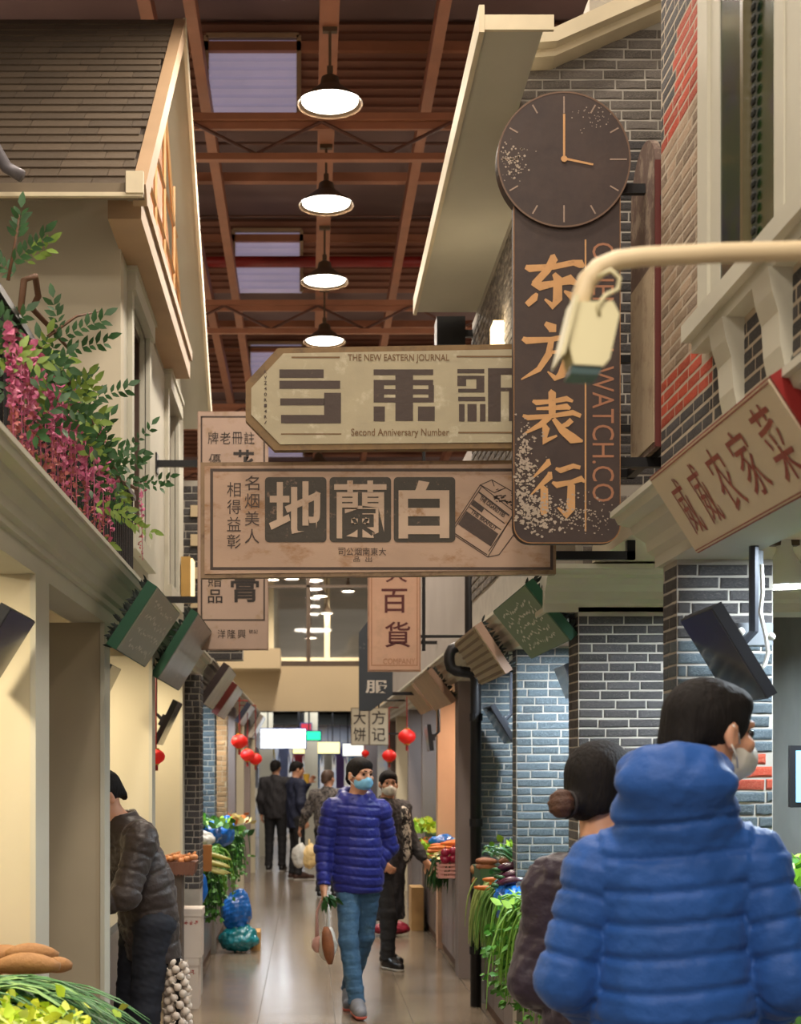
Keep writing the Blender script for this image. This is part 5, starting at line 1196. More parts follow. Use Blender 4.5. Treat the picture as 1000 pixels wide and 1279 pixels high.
V3 = Vector
def tuft(name, label, c, n, L, wd, m, spread=(.15, .15), up=.8, seed=1, cat='vegetable', group=None, m2=None, hang=None, parent=None):
    """a leafy bunch: broad leaves fanned around c"""
    r = random.Random(seed); o = empty(name, c, label, cat, group) if parent is None else parent; b = MB(); b2 = MB()
    for i in range(n):
        p = V3((r.gauss(0, spread[0]), r.gauss(0, spread[1]), abs(r.gauss(0, .03)))); d = V3((r.gauss(0, .7), r.gauss(0, .7), up*r.uniform(.3, 1.2)))
        if hang: d = V3(hang)+V3((r.gauss(0, .35), r.gauss(0, .35), r.gauss(0, .25)))
        (b if not m2 or r.random() < .65 else b2).leaf(p, d, V3((r.gauss(0, 1), r.gauss(0, 1), r.gauss(0, .4))), L*r.uniform(.6, 1.2), wd*r.uniform(.7, 1.2), r.uniform(-.3, .5))
    q = b.build('leaves', m, o, True); q['kind'] = 'stuff'
    if m2 and b2.v: q = b2.build('light_leaves', m2, o, True); q['kind'] = 'stuff'
    return o
G1 = mat('leaf_green', (70, 128, 40), .5, var=.3, scale=14); G2 = mat('bright_leaf', (150, 196, 62), .5, var=.25, scale=14); G3 = mat('dark_leaf', (38, 84, 36), .5, var=.3, scale=14)
G4 = mat('yellow_leaf', (206, 214, 70), .5, var=.2, scale=16); STK = mat('pale_stalk', (196, 208, 140), .4, var=.1); CHIVE = mat('chive_green', (58, 110, 58), .45, var=.25, scale=20); CHW = mat('scallion_white', (210, 216, 190), .4)
def root(name, label, p, d, L, r, m, group, cat='vegetable', bend=0, taper=.45, cap=None):
    d = V3(d).normalized(); up = V3((0, 0, 1)); o = None
    b = MB(); n = 7; s = d.orthogonal().normalized()
    pts = [V3((0, 0, 0))+d*L*(t/n-.5)+up*bend*sin(pi*t/n)*L for t in range(n+1)]
    rs = [r*max(.12, sin(pi*min(1, (t+.35)/(n+.7)))**.5*(1-taper*t/n)) for t in range(n+1)]
    b.tube(pts, rs, 9); o = b.build(name, m, None, True, p); tag(o, label, cat, group)
    if cap:
        c = MB().tube([pts[0]-d*.02, pts[0]+d*.02], [r*.35, r*.7], 8); c.build('stem_cap', cap, o, True)
    return o
POT = mat('sweet_potato_skin', (150, 108, 66), .7, var=.15, scale=20, bump=.3); CAR = mat('carrot_orange', (214, 116, 44), .5, var=.12, scale=16, bump=.15); EGG = mat('eggplant_purple', (62, 18, 40), .22, var=.2, scale=8, spec=.7)
ONI = mat('onion_red', (140, 26, 58), .3, var=.25, scale=10, stretch=(3, 3, .5)); YAM = mat('brown_root', (136, 82, 48), .7, var=.25, scale=18, bump=.4); BLUE = mat('blue_plastic', (30, 104, 190), .22, var=.25, scale=10, spec=.7, bump=.8, bscale=14)
TEAL = mat('teal_plastic', (22, 120, 132), .25, var=.2, spec=.7, bump=.6, bscale=14); WBAG = mat('white_plastic_bag', (214, 212, 204), .35, var=.08, bump=.7, bscale=16, alpha=.85)
def bag(name, label, c, r, m, seed=1, cat='bag', group=None, knot=False):
    """crumpled plastic bag"""
    S = Sdf(.012 if max(r) > .08 else .008); S.ell((0, 0, r[2]), r, k=.02); S.ell((r[0]*.3, 0, r[2]*1.5), (r[0]*.5, r[1]*.5, r[2]*.7), k=.03)
    V, Q = S.mesh(); N = vnormals(V, Q); V = V+N*(.018*wob(V, 34, seed)+.009*wob(V, 80, seed+1))[:, None]*min(1, max(r)*5)
    V[:, 2] -= V[:, 2].min(); o = vq_obj(name, V, Q, m, None, c); return tag(o, label, cat, group)

# --- left near counter
for i, (px, py, Y, L, r, d, lab) in enumerate(((6, 1196, 4.32, .13, .035, (1, .3, 0), 'sweet potato at the very left edge of the pile'), (40, 1193, 4.28, .155, .030, (1, .2, -.05), 'topmost long sweet potato behind the chives'), (34, 1208, 4.12, .19, .034, (1, -.1, .02), 'long sweet potato lying just behind the chives'),
                                              (73, 1207, 4.2, .08, .026, (1, .1, 0), 'small sweet potato end at the right of the pile'), (-25, 1212, 4.15, .15, .034, (1, .3, 0), 'sweet potato low in the pile'))):
    root('sweet_potato', lab, W(px, py, Y), d, L, r, POT, 'sweet potatoes on the left counter', bend=.06, taper=.1)
box_ = MB().box(-1.5, -.72, 3.98, 4.38, .842, .94); o = box_.build('potato_crate', mat('crate_brown', (120, 90, 60), .7)); tag(o, 'brown crate under the sweet potatoes on the left counter', 'crate')
r = random.Random(21); o = empty('chive_bunch', (-.9, 3.92, .95), 'bunch of long dark green chives fanned towards the aisle', 'vegetable'); b = MB(); b2 = MB()
for i in range(330):
    p = V3((-.05+r.gauss(0, .07), r.gauss(.0, .06), .00+r.random()*.07)); a = r.gauss(-.25, .28); L = r.uniform(.20, .46); pts = []
    for t in range(6):
        s = t/5; pts.append(p+V3((cos(a)*L*s, sin(a)*L*s*.9, .06*sin(s*2.2)-.11*s*s-.02)))
    (b if i % 4 else b2).tube(pts, [.0035, .005, .0055, .005, .004, .001], 4, squash=.5)
q = b.build('blades', CHIVE, o); q['kind'] = 'stuff'; q = b2.build('light_blades', mat('chive_light', (120, 160, 90), .45), o); q['kind'] = 'stuff'
tuft('frilly_lettuce', 'heap of bright yellow green leafy lettuce at the bottom left corner', (-.84, 3.60, .93), 800, .038, .034, G4, (.12, .09), .8, 5, m2=mat('lime_leaf', (176, 206, 60), .5, var=.2))
tuft('frilly_lettuce', 'pale green lettuce leaves lowest in the bottom left corner', (-.78, 3.36, .92), 500, .045, .036, mat('pale_lime', (200, 214, 110), .5, var=.2), (.13, .08), .7, 6)
# --- right near counters
for i, (x, y, z, n, mm, lab) in enumerate(((1.56, 4.05, 1.02, 300, G2, 'heap of light green leaves right of the man in blue'), (1.72, 5.2, 1.18, 400, G2, 'tall heap of curly greens behind the blue shoulder'), (1.9, 5.6, 1.12, 300, G1, 'greens at the back of the second right counter'),
                                          (1.42, 3.45, .90, 260, G1, 'dark and light greens at the lower right corner'), (1.45, 4.9, 1.0, 260, G2, 'greens beside the nearest brick pillar'))):
    tuft('leafy_greens', lab, (x, y, z), n, .06, .045, mm, (.16, .14), .7, 30+i, m2=G1 if mm is G2 else G3, group=None)
    b = MB().box(x-.28, x+.28, y-.24, y+.2, .861, z+.0); 
    o = b.build('vegetable_crate', mat('crate_green', (60, 92, 62), .6)); tag(o, ('crate under the '+lab)[:90], 'crate')
bag('plastic_bag', 'blue plastic bag on the right counter at the frame edge', (1.33, 3.78, .90), (.10, .08, .10), BLUE, 4)
o = empty('monitor', (1.90, 5.60, 1.44), 'computer monitor with pale blue screen at the right edge', 'monitor')
MB().box(-.03, .26, -.01, .02, .0, .24).build('monitor_case', mat('black_plastic', (28, 28, 32), .4), o); MB().box(-.01, .24, -.014, -.01, .02, .22).build('lit_screen', mat('blue_screen', (120, 190, 230), .3, var=0, emit=1.1, ecol=(.3, .62, .85, 1)), o)
MB().box(.08, .14, .0, .03, -.54, .0).build('stand', mat('black_plastic', (28, 28, 32), .4), o); MB().box(.0, .22, -.06, .08, -.558, -.54).build('stand_foot', mat('black_plastic', (28, 28, 32), .4), o)
b = MB()
for z in (1.95, 1.72, 2.10): b.box(1.9, 2.6, 5.3, 5.34, z, z+.02)
b.box(2.2, 2.6, 5.3, 5.6, 1.6, 1.62); o = empty('wire_shelf', (1.9, 5.3, 1.6), 'thin shelf rails in the stall at the right edge', 'shelf'); rel(o, b, o.location); b.build_each('rail', mat('copper_rail', (170, 120, 100), .5), o)
# --- celery / eggplant counter, Y 6.3-9.4
def hangbunch(name, label, c, n, L, m, seed, thick=.004, dirx=-.55, white=False, spread=.12, lift=.05, leaf=0, down=1.0, fan=.18):
    r = random.Random(seed); o = empty(name, c, label, 'vegetable'); b = MB(); b2 = MB(); lf = MB()
    for i in range(n):
        p = V3((r.uniform(0, .12), r.gauss(0, spread), r.random()*.05)); l = L*r.uniform(.65, 1.1); k = r.gauss(dirx, .15); fy = r.gauss(0, fan); pts = []
        for t in range(7):
            s = t/6; pts.append(p+V3((k*l*.5*sin(s*1.5), fy*l*s, lift*sin(s*2.4)-down*l*s*s*.9)))
        b.tube(pts, [thick, thick, thick, thick, thick*.9, thick*.7, thick*.3], 4)
        if white and i % 3 == 0: b2.tube(pts[:3], thick*1.5, 5)
        if leaf:
            for q in range(leaf):
                t = r.randint(2, 6); lf.leaf(pts[t], (r.gauss(-.2, .6), r.gauss(0, .6), -r.random()), (r.gauss(0, 1), r.gauss(0, 1), r.gauss(0, 1)), r.uniform(.03, .06), .028, .3)
    q = b.build('stalks', m, o); q['kind'] = 'stuff'
    if b2.v: b2.build('white_stalks', CHW, o)['kind'] = 'stuff'
    if lf.v: lf.build('leaves', G1, o, True)['kind'] = 'stuff'
    return o
hangbunch('celery_bunch', 'large leafy celery bunch draped over the counter front with stalks down', (1.10, 7.55, .86), 75, .55, mat('celery_green', (112, 160, 60), .45, var=.2), 41, .006, -.4, leaf=9, spread=.20)
hangbunch('celery_bunch', 'celery leaves hanging beside the dark jacket', (1.12, 7.0, .84), 70, .52, mat('celery_green', (112, 160, 60), .45, var=.2), 42, .006, -.3, leaf=9, spread=.18)
tuft('leafy_greens', 'light green celery tops heaped on the counter edge', (1.24, 7.45, .86), 200, .07, .045, G2, (.10, .16), .6, 43, m2=G1)
hangbunch('long_bean_bunch', 'pale long green beans hanging down beside the drain pipe', (1.12, 9.0, .86), 150, .44, mat('bean_green', (150, 168, 96), .45, var=.35, scale=20), 44, .006, -.40, spread=.11, fan=.12, lift=.02)
hangbunch('long_bean_bunch', 'darker green beans hanging lower on the carrot counter', (1.12, 8.62, .82), 120, .42, mat('bean_dark', (96, 138, 62), .45, var=.25, scale=20), 45, .005, -.4, spread=.09, fan=.12)
r = random.Random(5)
for i in range(14):
    root('carrot', 'orange carrot in the heap over the hanging beans', (1.10+r.uniform(0, .30), 8.75+r.uniform(-.12, .38), .855+.032*(i % 3)), (1, r.uniform(-.25, .25), r.uniform(-.06, .06)), r.uniform(.18, .24), .021, CAR, 'carrots on the bean counter', taper=.55)
for i in range(16):
    root('brown_root', 'brown root in the stack above the carrots', (1.12+.13*(i % 4)+r.uniform(-.01, .01), 9.0+.06*((i//4) % 2), .97+.035*(i//8)), (1, r.uniform(-.1, .1), 0), .12, .024, YAM, 'brown roots stacked on the counter', taper=.1)
for i in range(7):
    root('potato', 'round brown potato by the drain pipe', (1.09+.05*(i % 3), 9.30+.05*(i//3), .86+.035*(i//3)+.03*(i % 2)), (1, .5, .2), .075, .034, POT, 'potatoes by the drain pipe', taper=0)
tuft('leafy_greens', 'bright lettuce heads behind the carrots', (1.36, 9.30, 1.02), 240, .06, .045, G2, (.07, .08), .7, 46, m2=mat('lime_leaf', (176, 206, 60), .5)); MB()
hangbunch('scallion_bunch', 'scallions with white stems lying across the bean counter', (1.20, 9.15, 1.0), 50, .16, CHIVE, 47, .005, -1.2, white=True, down=.1)
b = MB().box(1.07, 1.50, 8.98, 9.42, .801, .96); o = b.build('vegetable_crate', mat('crate_green', (60, 92, 62), .6)); tag(o, 'green crate holding lettuce and brown roots', 'crate')
tuft('leafy_greens', 'small leafed greens behind the eggplants', (1.50, 8.45, .93), 260, .045, .03, G1, (.14, .12), .6, 48, m2=G2)
b = MB().box(1.30, 1.75, 8.25, 8.7, .801, .93); o = b.build('vegetable_crate', MATS['crate_green']); tag(o, 'green crate under the small leafed greens', 'crate')
for i in range(11):
    root('eggplant', 'dark purple eggplant on blue plastic', (1.11+.05*(i % 3)+r.uniform(0, .05), 7.92+.055*(i % 4)+.02*(i//4), .95+.036*(i//4)), (1, r.uniform(-.2, .3), r.uniform(-.05, .12)), r.uniform(.17, .22), .023, EGG, 'eggplants on the blue plastic', bend=.12, taper=-.2, cap=G3)
bag('plastic_sheet', 'crumpled bright blue plastic under the eggplants', (1.17, 8.02, .76), (.13, .20, .085), BLUE, 8)
bag('plastic_bag', 'blue plastic bag hanging over the counter front between beans and celery', (1.12, 8.15, .68), (.06, .15, .10), BLUE, 9)
bag('plastic_bag', 'turquoise bag behind the eggplants', (1.18, 8.42, .84), (.10, .08, .06), TEAL, 10)
# --- onion counter, Y 11.1-12.5
for i in range(15):
    root('carrot', 'orange carrot on the counter beyond the drain pipe', (1.08+r.uniform(0, .25), 11.75+r.uniform(0, .5), .86+.035*(i % 4)), (1, r.uniform(-.2, .2), r.uniform(-.04, .08)), r.uniform(.20, .27), .022, CAR, 'carrots beyond the drain pipe', taper=.5)
for i in range(8):
    root('sweet_potato', 'short orange brown sweet potato beyond the drain pipe', (1.06+.07*(i % 3), 11.55+.05*(i//3), .825+.045*(i//4)), (1, .1, 0), .12, .03, mat('orange_potato', (190, 112, 56), .6, var=.12), 'sweet potatoes beyond the drain pipe', taper=.1)
for i in range(9):
    b = MB().ball((0, 0, 0), (.038, .038, .034), 12, 8).tube([(0, 0, .03), (0, 0, .052)], [.010, .002], 6); o = b.build('red_onion', ONI, None, True, (1.06+.062*(i % 3), 11.16+.06*((i//3) % 2), .875+.055*(i//6)+.012*(i % 2))); tag(o, 'glossy red onion in the pink basket', 'onion', 'red onions in the pink basket')
bk = empty('basket', (1.13, 11.2, .74), 'pink slatted plastic basket with red onions', 'basket'); PK = mat('pink_plastic', (206, 150, 140), .4)
for z in (0, .03, .06, .09): 
    b = MB().box(-.13, .13, -.10, -.095, z, z+.016).box(-.13, -.125, -.10, .10, z, z+.016).box(.125, .13, -.10, .10, z, z+.016).box(-.13, .13, .095, .10, z, z+.016); b.build('basket_rail', PK, bk)
b = MB()
for x in (-.13, -.06, .0, .06, .125): b.box(x, x+.006, -.101, -.094, 0, .10)
b.box(-.13, .13, -.1, .1, -.004, 0); b.build('basket_frame', PK, bk)
hangbunch('scallion_bunch', 'dark green scallion bunch hanging over the counter by the onions', (1.10, 11.55, .84), 150, .30, G3, 51, .006, -.9, spread=.12, fan=.15, white=True)
tuft('garlic_sprouts', 'pale yellow sprouts between carrots and onions', (1.16, 11.45, .86), 120, .05, .03, mat('pale_sprout', (220, 212, 140), .5), (.08, .10), .5, 52)
bag('plastic_bag', 'blue bag behind the far carrots', (1.14, 12.35, .90), (.12, .07, .05), BLUE, 12); bag('plastic_bag', 'pale cyan bag beside the blue one behind the carrots', (1.30, 12.25, .90), (.09, .07, .05), mat('cyan_bag', (150, 206, 214), .3, bump=.6), 13)
bag('plastic_bag', 'blue bag below the far sweet potatoes', (1.0, 11.7, .74), (.05, .07, .05), BLUE, 14)
tuft('leafy_greens', 'light green cabbage leaves at the end of the carrot heap', (1.02, 12.35, .84), 150, .08, .06, G2, (.07, .12), .6, 53)
tuft('leafy_greens', 'yellow green heap beside the masked woman', (1.10, 13.7, .98), 300, .08, .06, G4, (.12, .25), .8, 54, m2=G2)
tuft('leafy_greens', 'green and orange heap beside the masked woman', (1.06, 13.3, .82), 200, .08, .06, G1, (.06, .2), .6, 55, m2=CAR)
b = MB().box(1.14, 1.5, 13.2, 14.1, .801, .97); o = b.build('vegetable_crate', MATS['crate_green']); tag(o, 'crate under the yellow green heap', 'crate')
o = MB().box(1.0, 1.12, 14.0, 14.35, 0, .42).build('cardboard_box', mat('cardboard', (190, 150, 96), .8)); tag(o, 'cardboard box on the floor behind the masked woman', 'box')
bag('crimson_bag', 'crimson bag lying on the floor behind the walking people', (.78, 13.6, 0), (.18, .14, .05), mat('crimson_plastic', (130, 22, 44), .4, var=.2, bump=.5), 15)
# --- left far counter
tuft('leafy_greens', 'bright green leaves on the left counter by the brick pier', (-.98, 11.6, 1.10), 320, .08, .06, G1, (.15, .18), .7, 61, m2=G2)
hangbunch('celery_bunch', 'leafy greens spilling over the left counter front', (-.84, 11.3, .92), 90, .42, mat('celery_green', (112, 160, 60), .45), 62, .006, .35, leaf=9, spread=.22)
hangbunch('celery_bunch', 'dark greens hanging at the near end of the left counter', (-.84, 10.75, .80), 60, .40, G3, 63, .006, .3, leaf=8, spread=.12)
tuft('leafy_greens', 'dark green heap on the far left counter', (-.86, 13.3, .92), 420, .09, .06, G1, (.10, .25), .7, 64, m2=G3)
hangbunch('celery_bunch', 'dark leafy bunches hanging over the far left counter front', (-.82, 13.5, .95), 120, .42, G3, 65, .006, .35, leaf=8, spread=.45)
tuft('leafy_greens', 'pale yellow and orange heap at the far end of the left counter', (-.88, 15.0, 1.0), 260, .09, .07, mat('pale_yellow_leaf', (220, 206, 140), .5), (.1, .2), .7, 66, m2=CAR)
for i, (x, y, z, rr_) in enumerate(((-.80, 11.55, .96, (.10, .13, .09)), (-.92, 11.2, 1.0, (.13, .14, .06)), (-.72, 12.2, .92, (.09, .16, .12)))):
    bag('plastic_bag', ('blue plastic bag bulging over the left counter', 'blue bag lying on top of the left counter', 'tall blue plastic bag on the left counter farther on')[i], (x, y, z), rr_, BLUE, 20+i)
bag('plastic_bag', 'white cloth like bag on the left counter between blue bags', (-.86, 10.95, .98), (.15, .14, .05), WBAG, 25)
b = MB().box(-1.3, -.86, 10.45, 12.2, .801, .96); o = b.build('vegetable_crate', MATS['crate_green']); tag(o, 'long crate under the bags and greens on the left counter', 'crate')
b = MB().box(-1.3, -.90, 12.7, 14.0, .801, .93); o = b.build('vegetable_crate', MATS['crate_green']); tag(o, 'long crate under the dark greens of the far left counter', 'crate')
o = MB().box(-.80, -.70, 10.42, 10.47, .84, 1.03).build('cardboard_sign', mat('cardboard', (190, 150, 96), .8)); o.data.materials[0] = mat('brown_card', (156, 98, 46), .8); tag(o, 'plain brown cardboard piece standing at the near end of the left counter', 'cardboard')
for i in range(10):
    root('asparagus_lettuce', 'pale green thick stem lying on the left counter', (-.76+.02*(i % 3), 10.62+.05*(i % 5), .84+.05*(i//4)), (1, -.15, -.25), .30, .020, mat('stem_green', (176, 170, 90), .5, var=.15), 'thick green stems on the left counter', taper=.3)
bag('plastic_bag', 'small blue bag hanging at the near end of the left counter', (-.78, 10.4, .60), (.05, .06, .10), BLUE, 27)
bag('plastic_bag', 'tall bright blue plastic sack standing on the floor by the left counter', (-.62, 12.45, .16), (.13, .12, .17), BLUE, 28)
bag('plastic_bag', 'turquoise sack spreading on the floor under the blue one', (-.60, 12.40, 0), (.17, .14, .11), TEAL, 29)
o = MB().box(-.50, -.42, 12.5, 12.8, .0, .16).build('cardboard_box', MATS['cardboard']); tag(o, 'small cardboard box on the floor beside the turquoise sack', 'box')
# foam boxes
FOAM = mat('foam_white', (214, 204, 196), .8, var=.04)
for i, (x0, x1, z0, z1, L) in enumerate(((-.90, -.725, .02, .335, 'white foam box standing on the floor, lower of the stack'), (-.895, -.705, .336, .66, 'white foam box on top of the stack of two'))):
    P = ((x0+x1)/2, 9.63, z0 if i else 0); o = empty('foam_box', P, L, 'box', 'stacked white foam boxes'); hw = (x1-x0)/2; hh = z1-P[2]
    MB().box(-hw, hw, -.13, .10, 0, hh-.05).build('box_body', FOAM, o); MB().box(-hw-.006, hw+.006, -.136, .106, hh-.05, hh-.002).build('box_lid', FOAM, o)
    b = MB(); rr = random.Random(i)
    for k in range(5):
        x = -hw*.7+k*hw*.33
        for q in range(5): xx = x+rr.uniform(-.008, .008); zz = hh*.72+rr.uniform(-.014, .014); b.box(xx-.007, xx+.007, -.1312, -.130, zz-.0018, zz+.0018)
        b.box(x-.0015, x+.0015, -.1312, -.130, hh*.72-.014, hh*.72+.014)
    b.build('red_print', mat('red_print', (176, 40, 36), .6), o)['kind'] = 'stuff'
# egg/root tray and garlic strings
P = (-.84, 9.42, .905); o = empty('tray', P, 'brown fluted tray of shallots at the end of the white stall', 'tray'); 
b = MB()
for i in range(10): b.prism([(-.10+.02*i, 0), (-.09+.02*i, -.015), (-.08+.02*i, 0), (-.082+.022*i, .075), (-.103+.022*i, .075)], lambda u, v, t: (u, t, v), -.13, .12)
b.build('tray_body', mat('tray_brown', (112, 74, 60), .6), o); MB().box(-.10, .02, -.1, .1, -.90, -.01).build('pedestal', mat('counter_dark', (88, 78, 72), .7), o)
for i in range(22):
    bb = MB().ball((0, 0, 0), (.024, .022, .020), 8, 6).tube([(0, 0, .015), (.01, 0, .036)], [.008, .002], 5).build('shallot', mat('shallot_skin', (196, 132, 84), .5, rand=.25), None, True, (P[0]-.09+.036*(i % 6)+.01*(i//6 % 2), P[1]-.10+.045*(i//6), P[2]+.085+.02*((i*7) % 3)/2)); tag(bb, 'orange brown shallot heaped in the fluted tray', 'vegetable', 'shallots in the fluted tray')
P = (-.585, 6.55, 0); GAR = mat('garlic_skin', (214, 200, 186), .55, var=.1, rand=.08, col2=(170, 130, 140), lo=.6, hi=.75, scale=12)
gs_ = empty('garlic_net_frame', (-.60, 6.62, 0), 'dark stake holding the strings of garlic bulbs', 'stake'); MB().tube([(0, 0, 0), (0, 0, .72)], .012, 6).build('stake_rod', DARK, gs_); MB().lathe((0, 0, 0), [(.09, 0), (.09, .015), (0.001, .015)], 12).build('stake_foot', DARK, gs_)
rr = random.Random(8); gm_ = None
for i in range(110):
    z = .03+.68*(i/110); a = i*2.4; R0 = .036+.04*(1-i/110)
    if gm_ is None:
        gm_ = MB().lathe((0, 0, 0), [(.001, -.017), (.014, -.015), (.020, -.005), (.018, .007), (.010, .014), (.004, .019), (.003, .034), (.001, .035)], 10).build('garlic_bulb', GAR, None, True); g = gm_
    else: g = gm_.copy(); COL.objects.link(g)
    g.location = (-.60+R0*cos(a), 6.62+R0*sin(a), z); g.rotation_euler = (rr.uniform(-.9, .9), rr.uniform(-.9, .9), a); tag(g, 'white garlic bulb in the hanging string beside the stooping man', 'garlic', 'garlic bulbs on the string')

# ------------------------------------------------------------------ wisteria over the balcony
FG = mat('vine_leaf', (44, 84, 40), .5, var=.35, scale=12); FG2 = mat('vine_leaf_light', (120, 146, 60), .5, var=.25, scale=12); PINK = mat('pink_blossom', (186, 84, 128), .65, var=.25, scale=30, col2=(206, 128, 150), lo=.45, hi=.6); SAL = mat('salmon_blossom', (178, 100, 96), .6, var=.25, scale=30)
vine = empty('flowering_vine', (-.88, 5.4, 2.46), 'artificial wisteria with pink racemes climbing over the left balcony railing', 'plant'); VP = vine.location
r = random.Random(33)
stm = MB()
def pv(px, py, Y): return V3(W(px, py, Y))-VP
stm.tube([pv(22, 420, 4.5), pv(30, 350, 4.5), pv(44, 345, 4.55), pv(48, 370, 4.6), pv(40, 385, 4.6), pv(62, 408, 4.8), pv(90, 440, 5.1)], [.010, .011, .011, .011, .010, .009, .006], 7)
stm.tube([pv(0, 360, 4.3), pv(30, 420, 4.5), pv(70, 450, 4.9), pv(110, 520, 5.5), pv(150, 600, 6.4), pv(170, 610, 6.9)], .010, 6)
stm.tube([pv(60, 420, 4.8), pv(95, 395, 5.0), pv(128, 388, 5.2)], [.006, .005, .002], 5); stm.tube([pv(10, 350, 4.4), pv(18, 310, 4.4), pv(24, 268, 4.4)], [.006, .005, .002], 5)
stm.build('stem', mat('vine_bark', (96, 66, 44), .8, bump=.4), vine, True)
lf = MB(); lf2 = MB()
def spray(px, py, Y, dx, dz, L, n):
    """pinnate leaf spray: rachis with paired leaflets"""
    p = pv(px, py, Y); d = V3((dx, r.uniform(-.3, .3), dz)).normalized(); s = d.cross(V3((0, 1, 0))).normalized(); tgt = lf if r.random() < .75 else lf2
    for k in range(n):
        q = p+d*L*(k+.5)/n+V3((0, 0, -.02*(k/n)**2)); l = .038*r.uniform(.7, 1.15)
        for sg in (-1, 1): dd = d*.7+s*sg*r.uniform(.6, 1)+V3((0, -.2, 0)); tgt.leaf(q, dd, dd.cross(V3((r.gauss(0, .3), 1, r.gauss(0, .3)))), l*1.15, l*.5, .15)
    tgt.leaf(p+d*L, d, s, .055, .024, .1)
for px, py, Y, dx, dz, L, n in ((22, 300, 4.4, .1, 1, .10, 5), (14, 330, 4.4, .5, .4, .14, 6), (20, 345, 4.4, -.6, .5, .10, 5), (30, 330, 4.45, .7, .5, .10, 4), (70, 425, 4.8, .9, .5, .18, 7), (80, 440, 4.9, .8, .2, .16, 6), (75, 415, 4.9, -.2, 1, .12, 5),
                               (118, 555, 5.6, .9, -.1, .18, 7), (125, 590, 5.8, .9, .2, .18, 6), (145, 600, 6.4, .8, -.1, .22, 7), (150, 570, 6.5, .4, .4, .2, 6), (110, 500, 5.4, .9, .4, .16, 6), (140, 640, 6.4, .9, -.4, .2, 6), (165, 605, 6.9, .8, .1, .2, 5)): spray(px, py, Y, dx, dz, L, n)
for i in range(150):
    t = r.random(); px = 5+t*145; top = 355+t*225; py = top+abs(r.gauss(0, 1))*(55-20*t); Y = 1800*.90/(385-px)*(r.uniform(.98, 1.04) if i % 2 else .925)
    spray(px+r.gauss(0, 5), py+20, Y, r.uniform(-1, 1), r.uniform(-.6, 1), .09+.05*t, 4)
lf.build('foliage', FG, vine, True)['kind'] = 'stuff'; lf2.build('light_foliage', FG2, vine, True)['kind'] = 'stuff'
for i in range(30):
    t = (i+.5)/30; px = 12+t*132+r.gauss(0, 4); top = 385+t*215+r.gauss(0, 22); ln = r.uniform(110, 200)*(1-.35*t)
    if i == 29: px, top, ln = 176, 600, 100
    if i == 20: px, top, ln = 88, 520, 150
    Y = 1800*.82/(385-px) if i != 29 else 7.2; m1 = MB(); m2_ = MB(); m1.tube([pv(px, top, Y), pv(px+2, top+ln, Y)], .002, 4); k = 0; n_ = int(ln/4.6)
    for q in range(n_):
        f = q/n_; p = pv(px+r.gauss(0, 2.5*(1-f)+1), top+ln*f, Y)+V3((0, r.gauss(0, .008), 0)); sz = (.021-.012*f)*r.uniform(.8, 1.3)
        tgt = m2_ if f > .45+.2*r.random() else m1
        for w__ in range(2): tgt.leaf(p, V3((r.gauss(0, 1), r.gauss(-.4, .7), r.gauss(0, .8))), V3((r.gauss(0, 1), r.gauss(0, 1), r.gauss(0, 1))), sz*r.uniform(.9, 1.5), sz*r.uniform(.8, 1.3), .5)
    o = m1.build('raceme', PINK, vine, True)
    if m2_.v: m2_.build('salmon_tip', SAL, o, True)
# ------------------------------------------------------------------ people
def puffer(n, c, rough=.42): return mat(n, c, rough, var=.12, scale=7, bump=.35, bscale=45, sheen=.1, spec=.3)
BLUEJ = puffer('blue_puffer', (34, 82, 156), .55); NAVYJ = puffer('royal_puffer', (34, 40, 122)); DKJ = puffer('dark_plum_puffer', (50, 40, 52)); BRJ = puffer('charcoal_brown_puffer', (58, 50, 48))
JEAN = mat('blue_jeans', (56, 92, 124), .8, var=.18, scale=6, bump=.3, bscale=60, col2=(96, 130, 156), lo=.5, hi=.75); BLK = mat('black_trousers', (28, 28, 32), .8, var=.15, bump=.2); DNAVY = mat('dark_navy_coat', (30, 36, 60), .75, var=.15, bump=.25)
CHAR = mat('charcoal_coat', (44, 42, 46), .75, var=.15, bump=.25); BSHOE = mat('black_shoe', (24, 22, 24), .35); BRSHOE = mat('brown_shoe', (62, 40, 32), .5); SNK = mat('grey_sneaker', (120, 120, 126), .6, var=.2)
MWHITE = mat('white_mask', (226, 222, 212), .7, var=.04, bump=.2); MBLUE = mat('pale_blue_mask', (120, 182, 220), .65, var=.05, bump=.2)
# 1 big man in blue, seen from behind, head turned to the right
human('large man in a bright blue hooded puffer jacket seen from behind, white mask', (.80, 3.15, 0), radians(180-12), BLUEJ, hy=radians(-54), hp=radians(6), sc=1.0, h=.0065,
      J=dict(head=(-.08, -.05, 1.665), neck=(.0, .005, 1.50), chest=(0, 0, 1.30), sl=(.165, 0, 1.385), sr=(-.17, 0, 1.405), el=(.232, .02, 1.13), er=(-.232, .03, 1.14),
             wl=(.16, -.20, 1.0), wr=(-.17, -.21, .99)), pants=BLK, shoe=BSHOE, mask=MWHITE, hood=True, hem=.78, puff=.072, jw=.90, jd=.009, wrinkle=.0028, hz=.05, armk=.014, handdir=dict(l=((-.5, -.8, .1), (-.3, 0, -1), 1), r=((.5, -.8, .1), (.3, 0, -1), -1)))
